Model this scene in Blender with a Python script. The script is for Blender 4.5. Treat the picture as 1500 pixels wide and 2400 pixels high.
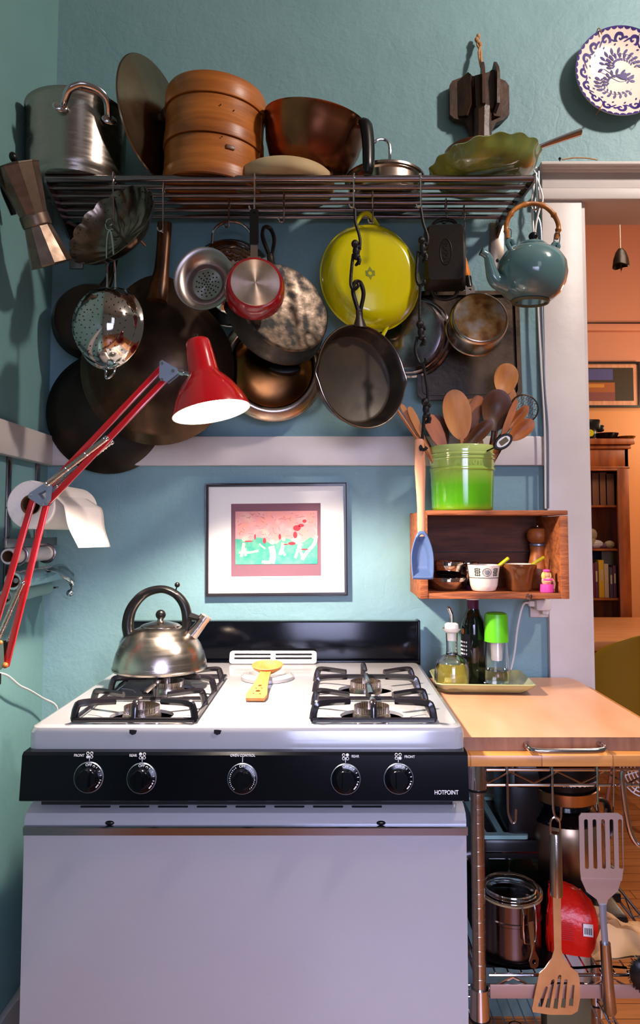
import bpy, bmesh, math, random
from mathutils import Vector, Matrix
from mathutils.geometry import tessellate_polygon
PI = math.pi
R = math.radians
for o in list(bpy.data.objects): bpy.data.objects.remove(o)
C = bpy.context.scene.collection
SC = bpy.context.scene

# ------------------------------------------------------------ camera
F_PX, CX, PITCH, EYE = 1681.0, 769.0, R(3.4), 1.254
CY = 1242.0 - F_PX*math.tan(PITCH)
cam = bpy.data.cameras.new('camera'); camo = bpy.data.objects.new('camera', cam); C.objects.link(camo)
camo.location = (0, 0, EYE); camo.rotation_euler = (PI/2+PITCH, 0, 0)
cam.sensor_fit = 'VERTICAL'; cam.sensor_height = 36.0; cam.sensor_width = 22.5
cam.lens = F_PX/2400*36.0
cam.shift_x = (750-CX)/2400.0; cam.shift_y = (CY-1200)/2400.0
cam.clip_start = 0.02
SC.camera = camo

# ------------------------------------------------------------ world, lights, exposure
world = bpy.data.worlds.new('world'); SC.world = world; world.use_nodes = True
bg = world.node_tree.nodes['Background']
bg.inputs['Color'].default_value = (1.0, 0.90, 0.82, 1); bg.inputs['Strength'].default_value = 0.10
def lamp(name, typ, loc, target, power, col, size=0.2, size_y=None, **kw):
    l = bpy.data.lights.new(name, typ); o = bpy.data.objects.new(name, l); C.objects.link(o)
    o.location = loc; l.energy = power; l.color = col
    if target is not None:
        o.rotation_euler = (Vector(target)-Vector(loc)).to_track_quat('-Z', 'Y').to_euler()
    if typ == 'AREA':
        l.size = size
        if size_y: l.shape = 'RECTANGLE'; l.size_y = size_y
        else: l.shape = 'DISK'
    else: l.shadow_soft_size = size
    for k, v in kw.items(): setattr(l, k, v)
    return o
lamp('ceiling_lamp', 'AREA', (1.55, 0.70, 3.1), (0.0, 1.8, 1.9), 39, (1.0, 0.89, 0.81), 0.16)
wl = lamp('window_daylight', 'AREA', (0.35, -1.0, 1.3), (-0.05, 1.3, 0.36), 14, (0.60, 0.64, 1.0), 0.9, 1.1); wl.data.spread = R(75)
lamp('side_fill_light', 'AREA', (0.9, -1.2, 2.3), (0.2, 1.9, 1.7), 2.2, (0.80, 0.85, 1.0), 0.5, 0.8)  # added weak fill light, stands for no actual window
lamp('dining_lamp', 'POINT', (2.45, 3.9, 2.0), None, 27, (1.0, 0.80, 0.58), 0.12)
lamp('dining_fill_lamp', 'AREA', (1.6, 2.9, 3.0), (1.6, 3.8, 0.8), 17, (1.0, 0.80, 0.62), 0.8)
SC.view_settings.view_transform = 'Standard'; SC.view_settings.look = 'None'
SC.view_settings.gamma = 1.0; SC.view_settings.use_curve_mapping = False
SC.view_settings.exposure = 0.02

# ------------------------------------------------------------ pixel -> place
_c, _s = math.cos(PITCH), math.sin(PITCH)
def ray(px, py):
    a = (px-CX)/F_PX; b = -(py-CY)/F_PX
    return (a, _c-b*_s, _s+b*_c)
def W(px, py, y):
    r = ray(px, py); t = y/r[1]; return Vector((r[0]*t, y, EYE+r[2]*t))
def Z(px, py, z):
    r = ray(px, py); t = (z-EYE)/r[2]; return Vector((r[0]*t, r[1]*t, z))
def KK(p): return (p[1]*_c+(p[2]-EYE)*_s)/F_PX

# ------------------------------------------------------------ materials
def hexc(h):
    h = h.lstrip('#'); v = [int(h[i:i+2], 16)/255 for i in (0, 2, 4)]
    return tuple((x/12.92 if x <= 0.04045 else ((x+0.055)/1.055)**2.4) for x in v)+(1,)
def mat(name, col, rough=0.5, metal=0.0, col2=None, ns=12, st=(1, 1, 1), bump=0.0, bs=60, det=4,
        coat=0.0, trans=0.0, ior=1.45, emit=None, es=0, lo=0.35, hi=0.65, rv=0.0, aniso=0.0, spec=0.5, col3=None, alpha=None):
    m = bpy.data.materials.new(name); m.use_nodes = True
    nt = m.node_tree; N = nt.nodes; L = nt.links; b = N['Principled BSDF']
    c1 = hexc(col) if isinstance(col, str) else col
    b.inputs['Base Color'].default_value = c1
    b.inputs['Roughness'].default_value = rough; b.inputs['Metallic'].default_value = metal
    b.inputs['IOR'].default_value = ior; b.inputs['Coat Weight'].default_value = coat
    b.inputs['Coat Roughness'].default_value = 0.08
    b.inputs['Transmission Weight'].default_value = trans
    b.inputs['Specular IOR Level'].default_value = spec
    if aniso: b.inputs['Anisotropic'].default_value = aniso
    if emit: b.inputs['Emission Color'].default_value = hexc(emit); b.inputs['Emission Strength'].default_value = es
    tc = N.new('ShaderNodeTexCoord'); mp = N.new('ShaderNodeMapping'); mp.inputs['Scale'].default_value = st
    L.new(tc.outputs['Object'], mp.inputs['Vector'])
    nz = N.new('ShaderNodeTexNoise'); nz.inputs['Scale'].default_value = ns; nz.inputs['Detail'].default_value = det
    L.new(mp.outputs['Vector'], nz.inputs['Vector'])
    if col2:
        cr = N.new('ShaderNodeValToRGB'); e = cr.color_ramp.elements
        e[0].position = lo; e[0].color = c1; e[1].position = hi; e[1].color = hexc(col2)
        if col3: x = e.new((lo+hi)/2); x.color = hexc(col3)
        L.new(nz.outputs['Fac'], cr.inputs['Fac']); L.new(cr.outputs['Color'], b.inputs['Base Color'])
    if rv:
        mr = N.new('ShaderNodeMapRange'); mr.inputs['From Min'].default_value = .3; mr.inputs['From Max'].default_value = .7
        mr.inputs['To Min'].default_value = max(.02, rough-rv); mr.inputs['To Max'].default_value = min(1, rough+rv)
        L.new(nz.outputs['Fac'], mr.inputs['Value']); L.new(mr.outputs['Result'], b.inputs['Roughness'])
    if bump:
        n2 = N.new('ShaderNodeTexNoise'); n2.inputs['Scale'].default_value = bs; n2.inputs['Detail'].default_value = 5
        L.new(mp.outputs['Vector'], n2.inputs['Vector'])
        bp = N.new('ShaderNodeBump'); bp.inputs['Strength'].default_value = bump; bp.inputs['Distance'].default_value = 0.004
        L.new(n2.outputs['Fac'], bp.inputs['Height']); L.new(bp.outputs['Normal'], b.inputs['Normal'])
    return m
def wall_mat(name, c1, c2, split=None, bump=0.5):
    m = mat(name, c1, 0.5, col2=c2, ns=2.2, lo=.3, hi=.7, spec=.4)
    nt = m.node_tree; N = nt.nodes; L = nt.links; b = N['Principled BSDF']
    tc = N.new('ShaderNodeTexCoord')
    a = N.new('ShaderNodeTexNoise'); a.inputs['Scale'].default_value = 9; a.inputs['Detail'].default_value = 7; a.inputs['Roughness'].default_value = .6
    v = N.new('ShaderNodeTexNoise'); v.inputs['Scale'].default_value = 70; v.inputs['Detail'].default_value = 3
    w = N.new('ShaderNodeTexVoronoi'); w.feature = 'DISTANCE_TO_EDGE'; w.inputs['Scale'].default_value = 3.1
    nz = N.new('ShaderNodeTexNoise'); nz.inputs['Scale'].default_value = 5
    mx = N.new('ShaderNodeMixRGB'); mx.inputs[0].default_value = .35
    L.new(tc.outputs['Object'], nz.inputs['Vector']); L.new(tc.outputs['Object'], mx.inputs[1]); L.new(nz.outputs['Color'], mx.inputs[2]); L.new(mx.outputs[0], w.inputs['Vector'])
    cr = N.new('ShaderNodeMapRange'); cr.inputs['From Max'].default_value = .015; L.new(w.outputs['Distance'], cr.inputs['Value'])
    for t in (a, v): L.new(tc.outputs['Object'], t.inputs['Vector'])
    m1 = N.new('ShaderNodeMath'); m1.operation = 'MULTIPLY_ADD'; L.new(v.outputs['Fac'], m1.inputs[0]); m1.inputs[1].default_value = .13; L.new(a.outputs['Fac'], m1.inputs[2])
    m2 = N.new('ShaderNodeMath'); m2.operation = 'MULTIPLY_ADD'; L.new(cr.outputs['Result'], m2.inputs[0]); m2.inputs[1].default_value = .035; L.new(m1.outputs[0], m2.inputs[2])
    bp = N.new('ShaderNodeBump'); bp.inputs['Strength'].default_value = bump; bp.inputs['Distance'].default_value = .012
    L.new(m2.outputs[0], bp.inputs['Height']); L.new(bp.outputs['Normal'], b.inputs['Normal'])
    if split:
        z, c3, c4 = split
        sx = N.new('ShaderNodeSeparateXYZ'); L.new(tc.outputs['Object'], sx.inputs[0])
        g = N.new('ShaderNodeMath'); g.operation = 'GREATER_THAN'; g.inputs[1].default_value = z; L.new(sx.outputs['Z'], g.inputs[0])
        mm = N.new('ShaderNodeMixRGB'); mm.inputs[1].default_value = hexc(c3); mm.inputs[2].default_value = hexc(c4)
        L.new(g.outputs[0], mm.inputs[0]); L.new(mm.outputs[0], b.inputs['Base Color'])
    return m
def plank_mat(name, c1, c2, c3, w=.06, l=.7, gap='#3a1c0a'):
    m = mat(name, c1, .38, coat=.2)
    nt = m.node_tree; N = nt.nodes; L = nt.links; b = N['Principled BSDF']
    tc = N.new('ShaderNodeTexCoord'); br = N.new('ShaderNodeTexBrick')
    br.inputs['Scale'].default_value = 1; br.inputs['Brick Width'].default_value = l; br.inputs['Row Height'].default_value = w
    br.inputs['Mortar Size'].default_value = .0012; br.inputs['Color1'].default_value = hexc(c1); br.inputs['Color2'].default_value = hexc(c2); br.inputs['Mortar'].default_value = hexc(gap)
    L.new(tc.outputs['Object'], br.inputs['Vector'])
    mp = N.new('ShaderNodeMapping'); mp.inputs['Scale'].default_value = (3, 50, 50); L.new(tc.outputs['Object'], mp.inputs['Vector'])
    n = N.new('ShaderNodeTexNoise'); n.inputs['Scale'].default_value = 1.5; n.inputs['Detail'].default_value = 5; L.new(mp.outputs[0], n.inputs['Vector'])
    mx = N.new('ShaderNodeMixRGB'); mx.inputs[2].default_value = hexc(c3); L.new(br.outputs['Color'], mx.inputs[1])
    mr = N.new('ShaderNodeMapRange'); mr.inputs['From Min'].default_value = .45; mr.inputs['From Max'].default_value = .75; mr.inputs['To Max'].default_value = .6
    L.new(n.outputs['Fac'], mr.inputs['Value']); L.new(mr.outputs[0], mx.inputs[0]); L.new(mx.outputs[0], b.inputs['Base Color'])
    return m
T = {}
T['teal'] = wall_mat('teal_plaster', '#73959c', '#7fa1a7')
T['teal2'] = wall_mat('teal_plaster_side', '#699190', '#74999a', bump=.25)
T['trim'] = mat('trim_paint', '#d9cfcb', .42, bump=.3, bs=18, col2='#cfc3c0', ns=5)
T['ceil'] = mat('ceiling_paint', '#c9c4c0', .7)
T['dceil'] = mat('dining_ceiling_paint', '#b58f8c', .7)
T['dwall'] = wall_mat('dining_plaster', '#e08b4a', '#e08b4a', (2.30, '#dc9458', '#cf8a6b'), .1)  # one plaster; its different lighting above the rail is painted as a second tone
T['floor'] = plank_mat('oak_floor', '#c98046', '#b96f38', '#8f4c22')
T['steel'] = mat('brushed_steel', '#b3a69c', .24, 1, bump=.05, bs=400, st=(1, 1, 12), rv=.06)
T['chrome'] = mat('polished_steel', '#cfcbd0', .10, 1)
T['mirror'] = mat('mirror_steel', '#c2bcb8', .07, 1, rv=.03, ns=6)
T['warmsteel'] = mat('warm_steel', '#a58a72', .22, 1, col2='#c0aea0', ns=5, rv=.08)
T['bar'] = mat('shelf_steel', '#8f8082', .26, 1)
T['iron'] = mat('cast_iron', '#33281f', .36, .4, col2='#1b1511', ns=22, bump=.12, bs=300, rv=.12)
T['ironseat'] = mat('seasoned_iron', '#46382a', .52, .2, col2='#2b2219', ns=9, bump=.06, bs=200, rv=.1)
T['ironworn'] = mat('worn_iron_base', '#6b5643', .45, .35, col2='#18120f', col3='#55422f', ns=34, lo=.38, hi=.60, bump=.25, bs=60, rv=.15)
T['carbon'] = mat('carbon_steel', '#58412f', .32, .75, col2='#2b211a', ns=7, rv=.14, bump=.04, bs=60)
T['carbon2'] = mat('dark_carbon_steel', '#33271f', .34, .6, col2='#1a1512', ns=6, rv=.12)
T['black'] = mat('black_plastic', '#0e0c0d', .3, spec=.35)
T['blackenamel'] = mat('black_enamel', '#05060c', .13, bump=.015, bs=700, spec=.3)
T['enamel'] = mat('white_enamel', '#9f9c9f', .15, coat=.5, spec=.5)
T['copper'] = mat('tarnished_copper', '#a86642', .27, 1, col2='#6d4130', ns=7, rv=.1)
T['lidsteel'] = mat('tarnished_lid_steel', '#97836a', .3, 1, col2='#6f5d48', ns=7, rv=.1)
T['bamboo'] = mat('bamboo_wood', '#b5692a', .38, col2='#7c3f14', ns=5, st=(1, 1, 10), bump=.1, bs=30, lo=.35, hi=.75)
T['stone'] = mat('pale_stoneware', '#c4ac82', .7, col2='#ac9067', ns=8)
T['hole'] = mat('dark_opening', '#08070a', .8)
T['red'] = mat('red_paint', '#c00614', .18, coat=.7)
T['redpan'] = mat('red_enamel', '#8d0e16', .16, coat=.8)
T['silverpaint'] = mat('grey_metal_plate', '#98a0b0', .35, .7)
T['yellow'] = mat('yellow_enamel', '#cdbf05', .16, coat=.7)
T['green'] = mat('sage_glaze', '#8a8f3c', .18, col2='#4b5a36', ns=9, coat=.7, lo=.4, hi=.7)
T['tealglaze'] = mat('teal_glaze', '#5b7b7c', .13, col2='#46686d', ns=4, coat=.9)
T['brownwood'] = mat('carved_wood', '#4d3020', .45, col2='#301c12', ns=10, st=(1, 1, 3), bump=.3, bs=60)
T['cane'] = mat('cane_handle', '#c27a35', .35, col2='#8d4d1a', ns=30)
T['rope'] = mat('jute_rope', '#b98a60', .9, bump=.8, bs=300)
T['wood1'] = mat('light_spoon_wood', '#cd8645', .48, col2='#b06a2e', ns=6, st=(6, 1, 6))
T['wood2'] = mat('red_spoon_wood', '#b8672c', .45, col2='#8a451a', ns=6, st=(8, 1, 8))
T['wood3'] = mat('dark_spoon_wood', '#653818', .42, col2='#40210f', ns=7, st=(5, 1, 5))
T['wood4'] = mat('pale_pink_wood', '#d99a76', .5, col2='#c98560', ns=6, st=(8, 1, 8))
T['crate'] = mat('old_crate_wood', '#ad6134', .6, col2='#6d341a', ns=7, st=(2, 8, 14), bump=.5, bs=20, lo=.35, hi=.75)
T['crateb'] = mat('crate_back_wood', '#6e3f28', .7, col2='#4a281a', ns=4, st=(2, 8, 14), bump=.5, bs=20)
T['board'] = mat('maple_board', '#d9a583', .38, col2='#cf936d', ns=4, st=(3, 1, 1), coat=.15, lo=.3, hi=.7)
T['boardedge'] = mat('maple_board_edge', '#96674a', .5, col2='#7c503a', ns=8, st=(6, 1, 1))
T['block'] = plank_mat('butcher_block', '#d9954f', '#bf7b3c', '#a5642d', .04, .13, '#9c6030')
T['tray'] = mat('celadon_glaze', '#aeae80', .2, col2='#9c9d6c', ns=6, coat=.6)
T['glass'] = mat('clear_glass', '#ffffff', .02, trans=1, ior=1.45)
T['oil'] = mat('golden_oil', '#e6d27a', .03, trans=1, ior=1.46)
T['darkglass'] = mat('dark_green_glass', '#0b130a', .05, trans=.25, ior=1.5)
T['lime'] = mat('lime_plastic', '#5fc21c', .35)
T['white'] = mat('white_plastic', '#e6e0dc', .4)
T['paper'] = mat('paper_towel', '#eadfda', .85, bump=.25, bs=120)
T['card'] = mat('brown_cardboard', '#6b4a30', .85)
T['foil'] = mat('crinkled_foil', '#b9c4c8', .22, 1, bump=1.0, bs=22)
T['purple'] = mat('purple_foil', '#4a1733', .28, .3)
T['pink'] = mat('pink_plastic', '#e0449a', .4)
T['skin'] = mat('toy_skin', '#dba07c', .5)
T['blond'] = mat('toy_blond', '#d9b660', .5)
T['blue'] = mat('slate_blue_silicone', '#4d6189', .32)
T['bluepaint'] = mat('cobalt_glaze', '#2a1c60', .4, col2='#43307a', ns=30, spec=.25)
T['cream'] = mat('cream_glaze', '#e9d6c9', .16, coat=.8)
T['frame'] = mat('dark_picture_frame', '#1d1719', .35, coat=.2)
T['matboard'] = mat('white_mat_board', '#ece7e2', .8)
T['mauve'] = mat('mauve_mat_board', '#7d5360', .8)
T['redbag'] = mat('red_foil_bag', '#cf1607', .32, 0, bump=1.0, bs=30, spec=.4)
T['kraft'] = mat('kraft_paper', '#d8a673', .8, bump=.9, bs=12)
T['mustard'] = mat('mustard_shell', '#8f6a08', .45)
T['oak'] = mat('cabinet_oak', '#a4541d', .4, col2='#7a3810', ns=4, st=(6, 6, 1), coat=.2)
T['tablewood'] = mat('table_pine', '#cf8f5c', .45, col2='#bd7a48', ns=4, st=(1, 10, 10))
T['greybox'] = mat('olive_box', '#5a5134', .6)
T['tealbox'] = mat('pale_teal_plastic', '#86aaa2', .4)

# ------------------------------------------------------------ mesh builder
def TM(x=0, y=0, z=0): return Matrix.Translation((x, y, z))
def RX(a): return Matrix.Rotation(R(a), 4, 'X')
def RY(a): return Matrix.Rotation(R(a), 4, 'Y')
def RZ(a): return Matrix.Rotation(R(a), 4, 'Z')
def smooth_path(P, n=6, closed=False):
    P = [Vector(p) for p in P]; m = len(P); out = []
    if m < 3: return P
    rng = range(m if closed else m-1)
    for i in rng:
        p0 = P[(i-1) % m] if closed or i > 0 else P[0]*2-P[1]
        p1 = P[i]; p2 = P[(i+1) % m]
        p3 = P[(i+2) % m] if closed or i+2 < m else P[-1]*2-P[-2]
        for j in range(n):
            t = j/n
            out.append(.5*((2*p1)+(p2-p0)*t+(2*p0-5*p1+4*p2-p3)*t*t+(3*p1-p0-3*p2+p3)*t**3))
    if not closed: out.append(P[-1])
    return out
class MB:
    def __init__(s, k=1.0): s.bm = bmesh.new(); s.k = k; s.mi = 0
    def _v(s, vs, m): return [s.bm.verts.new((m @ Vector(v)) if m else Vector(v)) for v in vs]
    def _f(s, vs):
        try: f = s.bm.faces.new(vs); f.material_index = s.mi; return f
        except ValueError: return None
    def box(s, c, d, bev=0, m=None, seg=2):
        t = bmesh.new(); bmesh.ops.create_cube(t, size=1)
        for v in t.verts: v.co = Vector((v.co.x*d[0]+c[0], v.co.y*d[1]+c[1], v.co.z*d[2]+c[2]))
        if bev: bmesh.ops.bevel(t, geom=list(t.edges), offset=bev, segments=seg, affect='EDGES', profile=.5)
        s._merge(t, m); return s
    def _merge(s, t, m=None):
        mp = {v: s.bm.verts.new((m @ v.co) if m else v.co) for v in t.verts}
        for f in t.faces: s._f([mp[v] for v in f.verts])
        t.free()
    def lathe(s, pts, seg=48, m=None, ex=1.0, ey=1.0, fn=None, a0=0.0):
        rings = []
        for r, z in pts:
            if r <= 1e-6: rings.append(s._v([(0, 0, z)], m)*seg)
            else:
                vs = []
                for i in range(seg):
                    a = 2*PI*i/seg+a0; rr, zz = (r, z) if fn is None else fn(r, z, a)
                    vs.append((rr*math.cos(a)*ex, rr*math.sin(a)*ey, zz))
                rings.append(s._v(vs, m))
        for A, B in zip(rings, rings[1:]):
            for i in range(seg):
                j = (i+1) % seg; q = []
                for v in (A[i], A[j], B[j], B[i]):
                    if v not in q: q.append(v)
                if len(q) > 2: s._f(q)
        return s
    def ball(s, c, r, m=None, seg=20, n=10):
        if not hasattr(r, '__len__'): r = (r, r, r)
        mm = (m or Matrix.Identity(4)) @ TM(*c) @ Matrix.Diagonal((r[0], r[1], r[2], 1))
        return s.lathe([(math.sin(PI*i/n) if 0 < i < n else 0, -math.cos(PI*i/n)) for i in range(n+1)], seg, mm)
    def tube(s, P, r, seg=10, closed=False, m=None, sm=0, flat=None, up=None):
        if sm:
            n0 = len(P); P2 = smooth_path(P, sm, closed)
            if hasattr(r, '__len__'):
                rr = []
                for i in range(len(P2)):
                    t = i/sm; a = int(t); f = t-a; r0 = r[a % n0]; r1 = r[(a+1) % n0] if (closed or a+1 < n0) else r[-1]
                    rr.append(r0+(r1-r0)*f)
                r = rr
            P = P2
        P = [Vector(p) for p in P]; n = len(P)
        if not hasattr(r, '__len__'): r = [r]*n
        rings = []; prev = None
        for i in range(n):
            if closed: t = (P[(i+1) % n]-P[i-1])
            else: t = P[min(i+1, n-1)]-P[max(i-1, 0)]
            if t.length < 1e-9: t = Vector((0, 0, 1))
            t.normalize()
            if prev is None:
                u = Vector(up) if up else (Vector((0, 0, 1)) if abs(t.z) < .9 else Vector((1, 0, 0)))
            else: u = prev
            u = (u-t*u.dot(t))
            if u.length < 1e-6: u = t.orthogonal()
            u.normalize(); prev = u; w = t.cross(u)
            fa, fb = flat if flat else (1, 1)
            rings.append(s._v([P[i]+(u*math.cos(2*PI*j/seg)*fa+w*math.sin(2*PI*j/seg)*fb)*r[i] for j in range(seg)], m))
        for i in range(n if closed else n-1):
            A, B = rings[i], rings[(i+1) % n]
            for j in range(seg): s._f([A[j], A[(j+1) % seg], B[(j+1) % seg], B[j]])
        if not closed: s._f(rings[0][::-1]); s._f(rings[-1])
        return s
    def bar(s, a, b, w, h, up=(0, 0, 1), bev=0, m=None):
        a, b = Vector(a), Vector(b); d = b-a; L = d.length; d.normalize(); u = Vector(up); u = (u-d*u.dot(d)).normalized(); x = d.cross(u)
        mm = Matrix((x, u, d)).transposed().to_4x4(); mm.translation = (a+b)/2
        return s.box((0, 0, 0), (w, h, L), bev, (m @ mm) if m else mm)
    def plate(s, outer, z0, z1, holes=(), m=None, zf=None):
        loops = [list(outer)]+[list(h) for h in holes]
        flat = [p for l in loops for p in l]
        tris = tessellate_polygon([[Vector((p[0], p[1], 0)) for p in l] for l in loops])
        g = (lambda p: zf(p[0], p[1])) if zf else (lambda p: 0)
        A = s._v([(p[0], p[1], z0+g(p)) for p in flat], m); B = s._v([(p[0], p[1], z1+g(p)) for p in flat], m)
        for t in tris:
            s._f([A[i] for i in t]); s._f([B[i] for i in reversed(t)])
        o = 0
        for l in loops:
            n = len(l)
            for i in range(n):
                a, b = o+i, o+(i+1) % n; s._f([A[a], A[b], B[b], B[a]])
            o += n
        return s
    def grid(s, rows, th=0, m=None):
        G = [s._v(r, m) for r in rows]
        for a, b in zip(G, G[1:]):
            for i in range(len(a)-1): s._f([a[i], a[i+1], b[i+1], b[i]])
        return s
    def build(s, name, ma, parent=None, M=None, smooth=True, label=None, ang=42, nr=True, solid=0, sub=0):
        if s.k != 1.0:
            for v in s.bm.verts: v.co *= s.k
        bmesh.ops.remove_doubles(s.bm, verts=s.bm.verts, dist=1e-6)
        if nr: bmesh.ops.recalc_face_normals(s.bm, faces=s.bm.faces)
        if smooth:
            for f in s.bm.faces: f.smooth = True
            for e in s.bm.edges:
                if len(e.link_faces) == 2 and e.calc_face_angle(0) > R(ang): e.smooth = False
        me = bpy.data.meshes.new(name); s.bm.to_mesh(me); s.bm.free()
        for x in (ma if isinstance(ma, (list, tuple)) else [ma]): me.materials.append(T[x] if isinstance(x, str) else x)
        o = bpy.data.objects.new(name, me); C.objects.link(o)
        if parent is not None: o.parent = parent
        if M is not None: o.matrix_local = M
        if label: o['label'] = label
        if solid: q = o.modifiers.new('solid', 'SOLIDIFY'); q.thickness = solid; q.offset = 0
        if sub: q = o.modifiers.new('sub', 'SUBSURF'); q.levels = sub; q.render_levels = sub
        return o
def tag(o, label, cat, group=None):
    o['label'] = label; o['category'] = cat
    if group: o['group'] = group
    return o
def struct(o): o['kind'] = 'structure'; return o
def thing(name, label, cat, M, group=None):
    o = bpy.data.objects.new(name, None); C.objects.link(o); o.matrix_world = M; o.empty_display_size = .05
    return tag(o, label, cat, group)
def hang(name, label, cat, px, py, y, yaw=0, tilt=0, roll=0, group=None):
    """upright frame on the wall side: x right, y up, z out of the wall; returns empty and metres per pixel there"""
    p = W(px, py, y)
    return thing(name, label, cat, Matrix.Translation(p) @ RX(90) @ RY(yaw) @ RX(-tilt) @ RZ(roll), group), KK(p)
def stand(name, label, cat, px, y, z, rz=0, group=None, m=None):
    zc = y*_c+(z-EYE)*_s; x = (px-CX)/F_PX*zc
    return thing(name, label, cat, TM(x, y, z) @ RZ(rz) @ (m or Matrix.Identity(4)), group), zc/F_PX
LY = RX(-90)   # turns a lathe about z into one about local y (up in a hang frame)
def text(body, size, M, ma, parent, name='lettering', ext=.0004, font_w=1.0, align='CENTER'):
    cu = bpy.data.curves.new('t', 'FONT'); cu.body = body; cu.size = size; cu.extrude = ext; cu.align_x = align; cu.align_y = 'CENTER'
    cu.offset = size*.012
    o = bpy.data.objects.new('t', cu); C.objects.link(o)
    me = bpy.data.meshes.new_from_object(o.evaluated_get(bpy.context.evaluated_depsgraph_get()))
    bpy.data.objects.remove(o); bpy.data.curves.remove(cu)
    me.materials.clear(); me.materials.append(T[ma])
    o = bpy.data.objects.new(name, me); C.objects.link(o); o.parent = parent; o.matrix_local = M @ Matrix.Diagonal((font_w, 1, 1, 1))
    return o
def circ(cx, cy, r, n=16, ry=None, a0=0): return [(cx+r*math.cos(2*PI*i/n+a0), cy+(ry or r)*math.sin(2*PI*i/n+a0)) for i in range(n)]
def rrect(x0, y0, x1, y1, r, n=5):
    out = []
    for cx, cy, a in ((x1-r, y1-r, 0), (x0+r, y1-r, 90), (x0+r, y0+r, 180), (x1-r, y0+r, 270)):
        for i in range(n+1): t = R(a+90*i/n); out.append((cx+r*math.cos(t), cy+r*math.sin(t)))
    return out

# ============================================================ THE ROOM
XL, YW, CEIL = -0.757, 1.93, 3.2
XO = W(1368, 1000, YW).x; ZO = W(1400, 466, YW).z; XO2 = 1.62
m = MB()
def bx(m, x0, x1, y0, y1, z0, z1, bev=0): return m.box(((x0+x1)/2, (y0+y1)/2, (z0+z1)/2), (x1-x0, y1-y0, z1-z0), bev)
bx(m, XL, XO, YW, YW+.13, 0, CEIL); bx(m, XO, XO2, YW, YW+.13, ZO, CEIL); bx(m, XO2, 2.4, YW, YW+.13, 0, CEIL)
struct(m.build('wall_back', 'teal', smooth=False))
m = MB(); bx(m, XL-.12, XL, -1.6, YW+.13, 0, CEIL); struct(m.build('wall_left', 'teal2', smooth=False))
m = MB(); bx(m, XL-.12, 3.2, -1.6, 5.0, -.05, 0); struct(m.build('floor', 'floor', smooth=False))
m = MB(); bx(m, XL-.12, 2.4, -1.6, YW+.0, CEIL, CEIL+.05); struct(m.build('ceiling', 'ceil', smooth=False))
CD = W(1420, 527, 4.6).z
m = MB(); bx(m, XL-.12, 3.2, YW+.13, 4.72, CD, CD+.05); struct(m.build('ceiling', 'dceil', smooth=False))
m = MB(); bx(m, XL, 3.2, 4.6, 4.72, 0, CD); struct(m.build('wall_far', 'dwall', smooth=False))
m = MB(); bx(m, 3.1, 3.2, YW+.13, 4.6, 0, CD); struct(m.build('wall_right', 'dwall', smooth=False))
m = MB(); zz = W(1420, 757, 4.58).z
bx(m, XL, 3.1, 4.575, 4.6, zz-.05, zz-.004, .006); m.mi = 1; bx(m, XL, 3.1, 4.583, 4.6, zz-.004, zz+.005)
struct(m.build('trim_1', ['dwall', 'frame']))
# door casing
xc0 = W(1279, 1000, YW-.02).x
m = MB(); bx(m, xc0, XO, YW-.022, YW, 0, W(1300, 466, YW-.02).z, .002)
bx(m, XO-.002, XO+.012, YW-.01, YW+.13, 0, ZO)
struct(m.build('trim_2', 'trim'))
m = MB()
for pa, pb, d, x0 in ((440, 466, .032, 1262), (398, 441, .022, 1272), (391, 400, .034, 1268), (384, 392, .046, 1266), (377, 385, .058, 1262)):
    bx(m, W(x0, 420, YW-.03).x, XO2+.12, YW-d, YW, W(1300, pb, YW-d).z, W(1300, pa, YW-d).z, .003)
bx(m, XO, XO2, YW-.01, YW+.14, ZO-.012, ZO)
struct(m.build('trim_3', 'trim'))
m = MB(); bx(m, XO2, XO2+.12, YW-.022, YW, 0, ZO, .002); struct(m.build('trim_4', 'trim'))
# chair rails
zr0, zr1 = W(600, 1091, YW-.02).z, W(600, 1022, YW-.02).z
m = MB(); bx(m, XL, W(1278, 1050, YW-.02).x, YW-.022, YW, zr0, zr1, .004); struct(m.build('trim_5', 'trim'))
m = MB(); bx(m, XL, XL+.022, -1.6, YW-.022, zr0, zr1, .004); struct(m.build('trim_6', 'trim'))
m = MB(); bx(m, XL, XL+.018, -1.6, YW, 0, .14, .005); struct(m.build('baseboard_left', 'trim'))
m = MB(); bx(m, XL, .25, YW-.018, YW, 0, .14, .005); struct(m.build('baseboard_back', 'trim'))

# ============================================================ STOVE
SX0, SX1 = -.522, .238; SXC = (SX0+SX1)/2; ZT = .914; YF, YB = 1.268, 1.872
st = thing('gas_stove', 'white enamel gas range with black control panel and four open burners', 'stove', TM(SXC, 1.6, 0))
def sp(m, name, ma, par=None, **kw): return m.build(name, ma, par or st, TM(-SXC, -1.6, 0), **kw)
m = MB(); bx(m, SX0+.012, SX1-.012, YF+.03, YB+.03, .04, ZT-.03, .004); sp(m, 'body', 'enamel')
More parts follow.
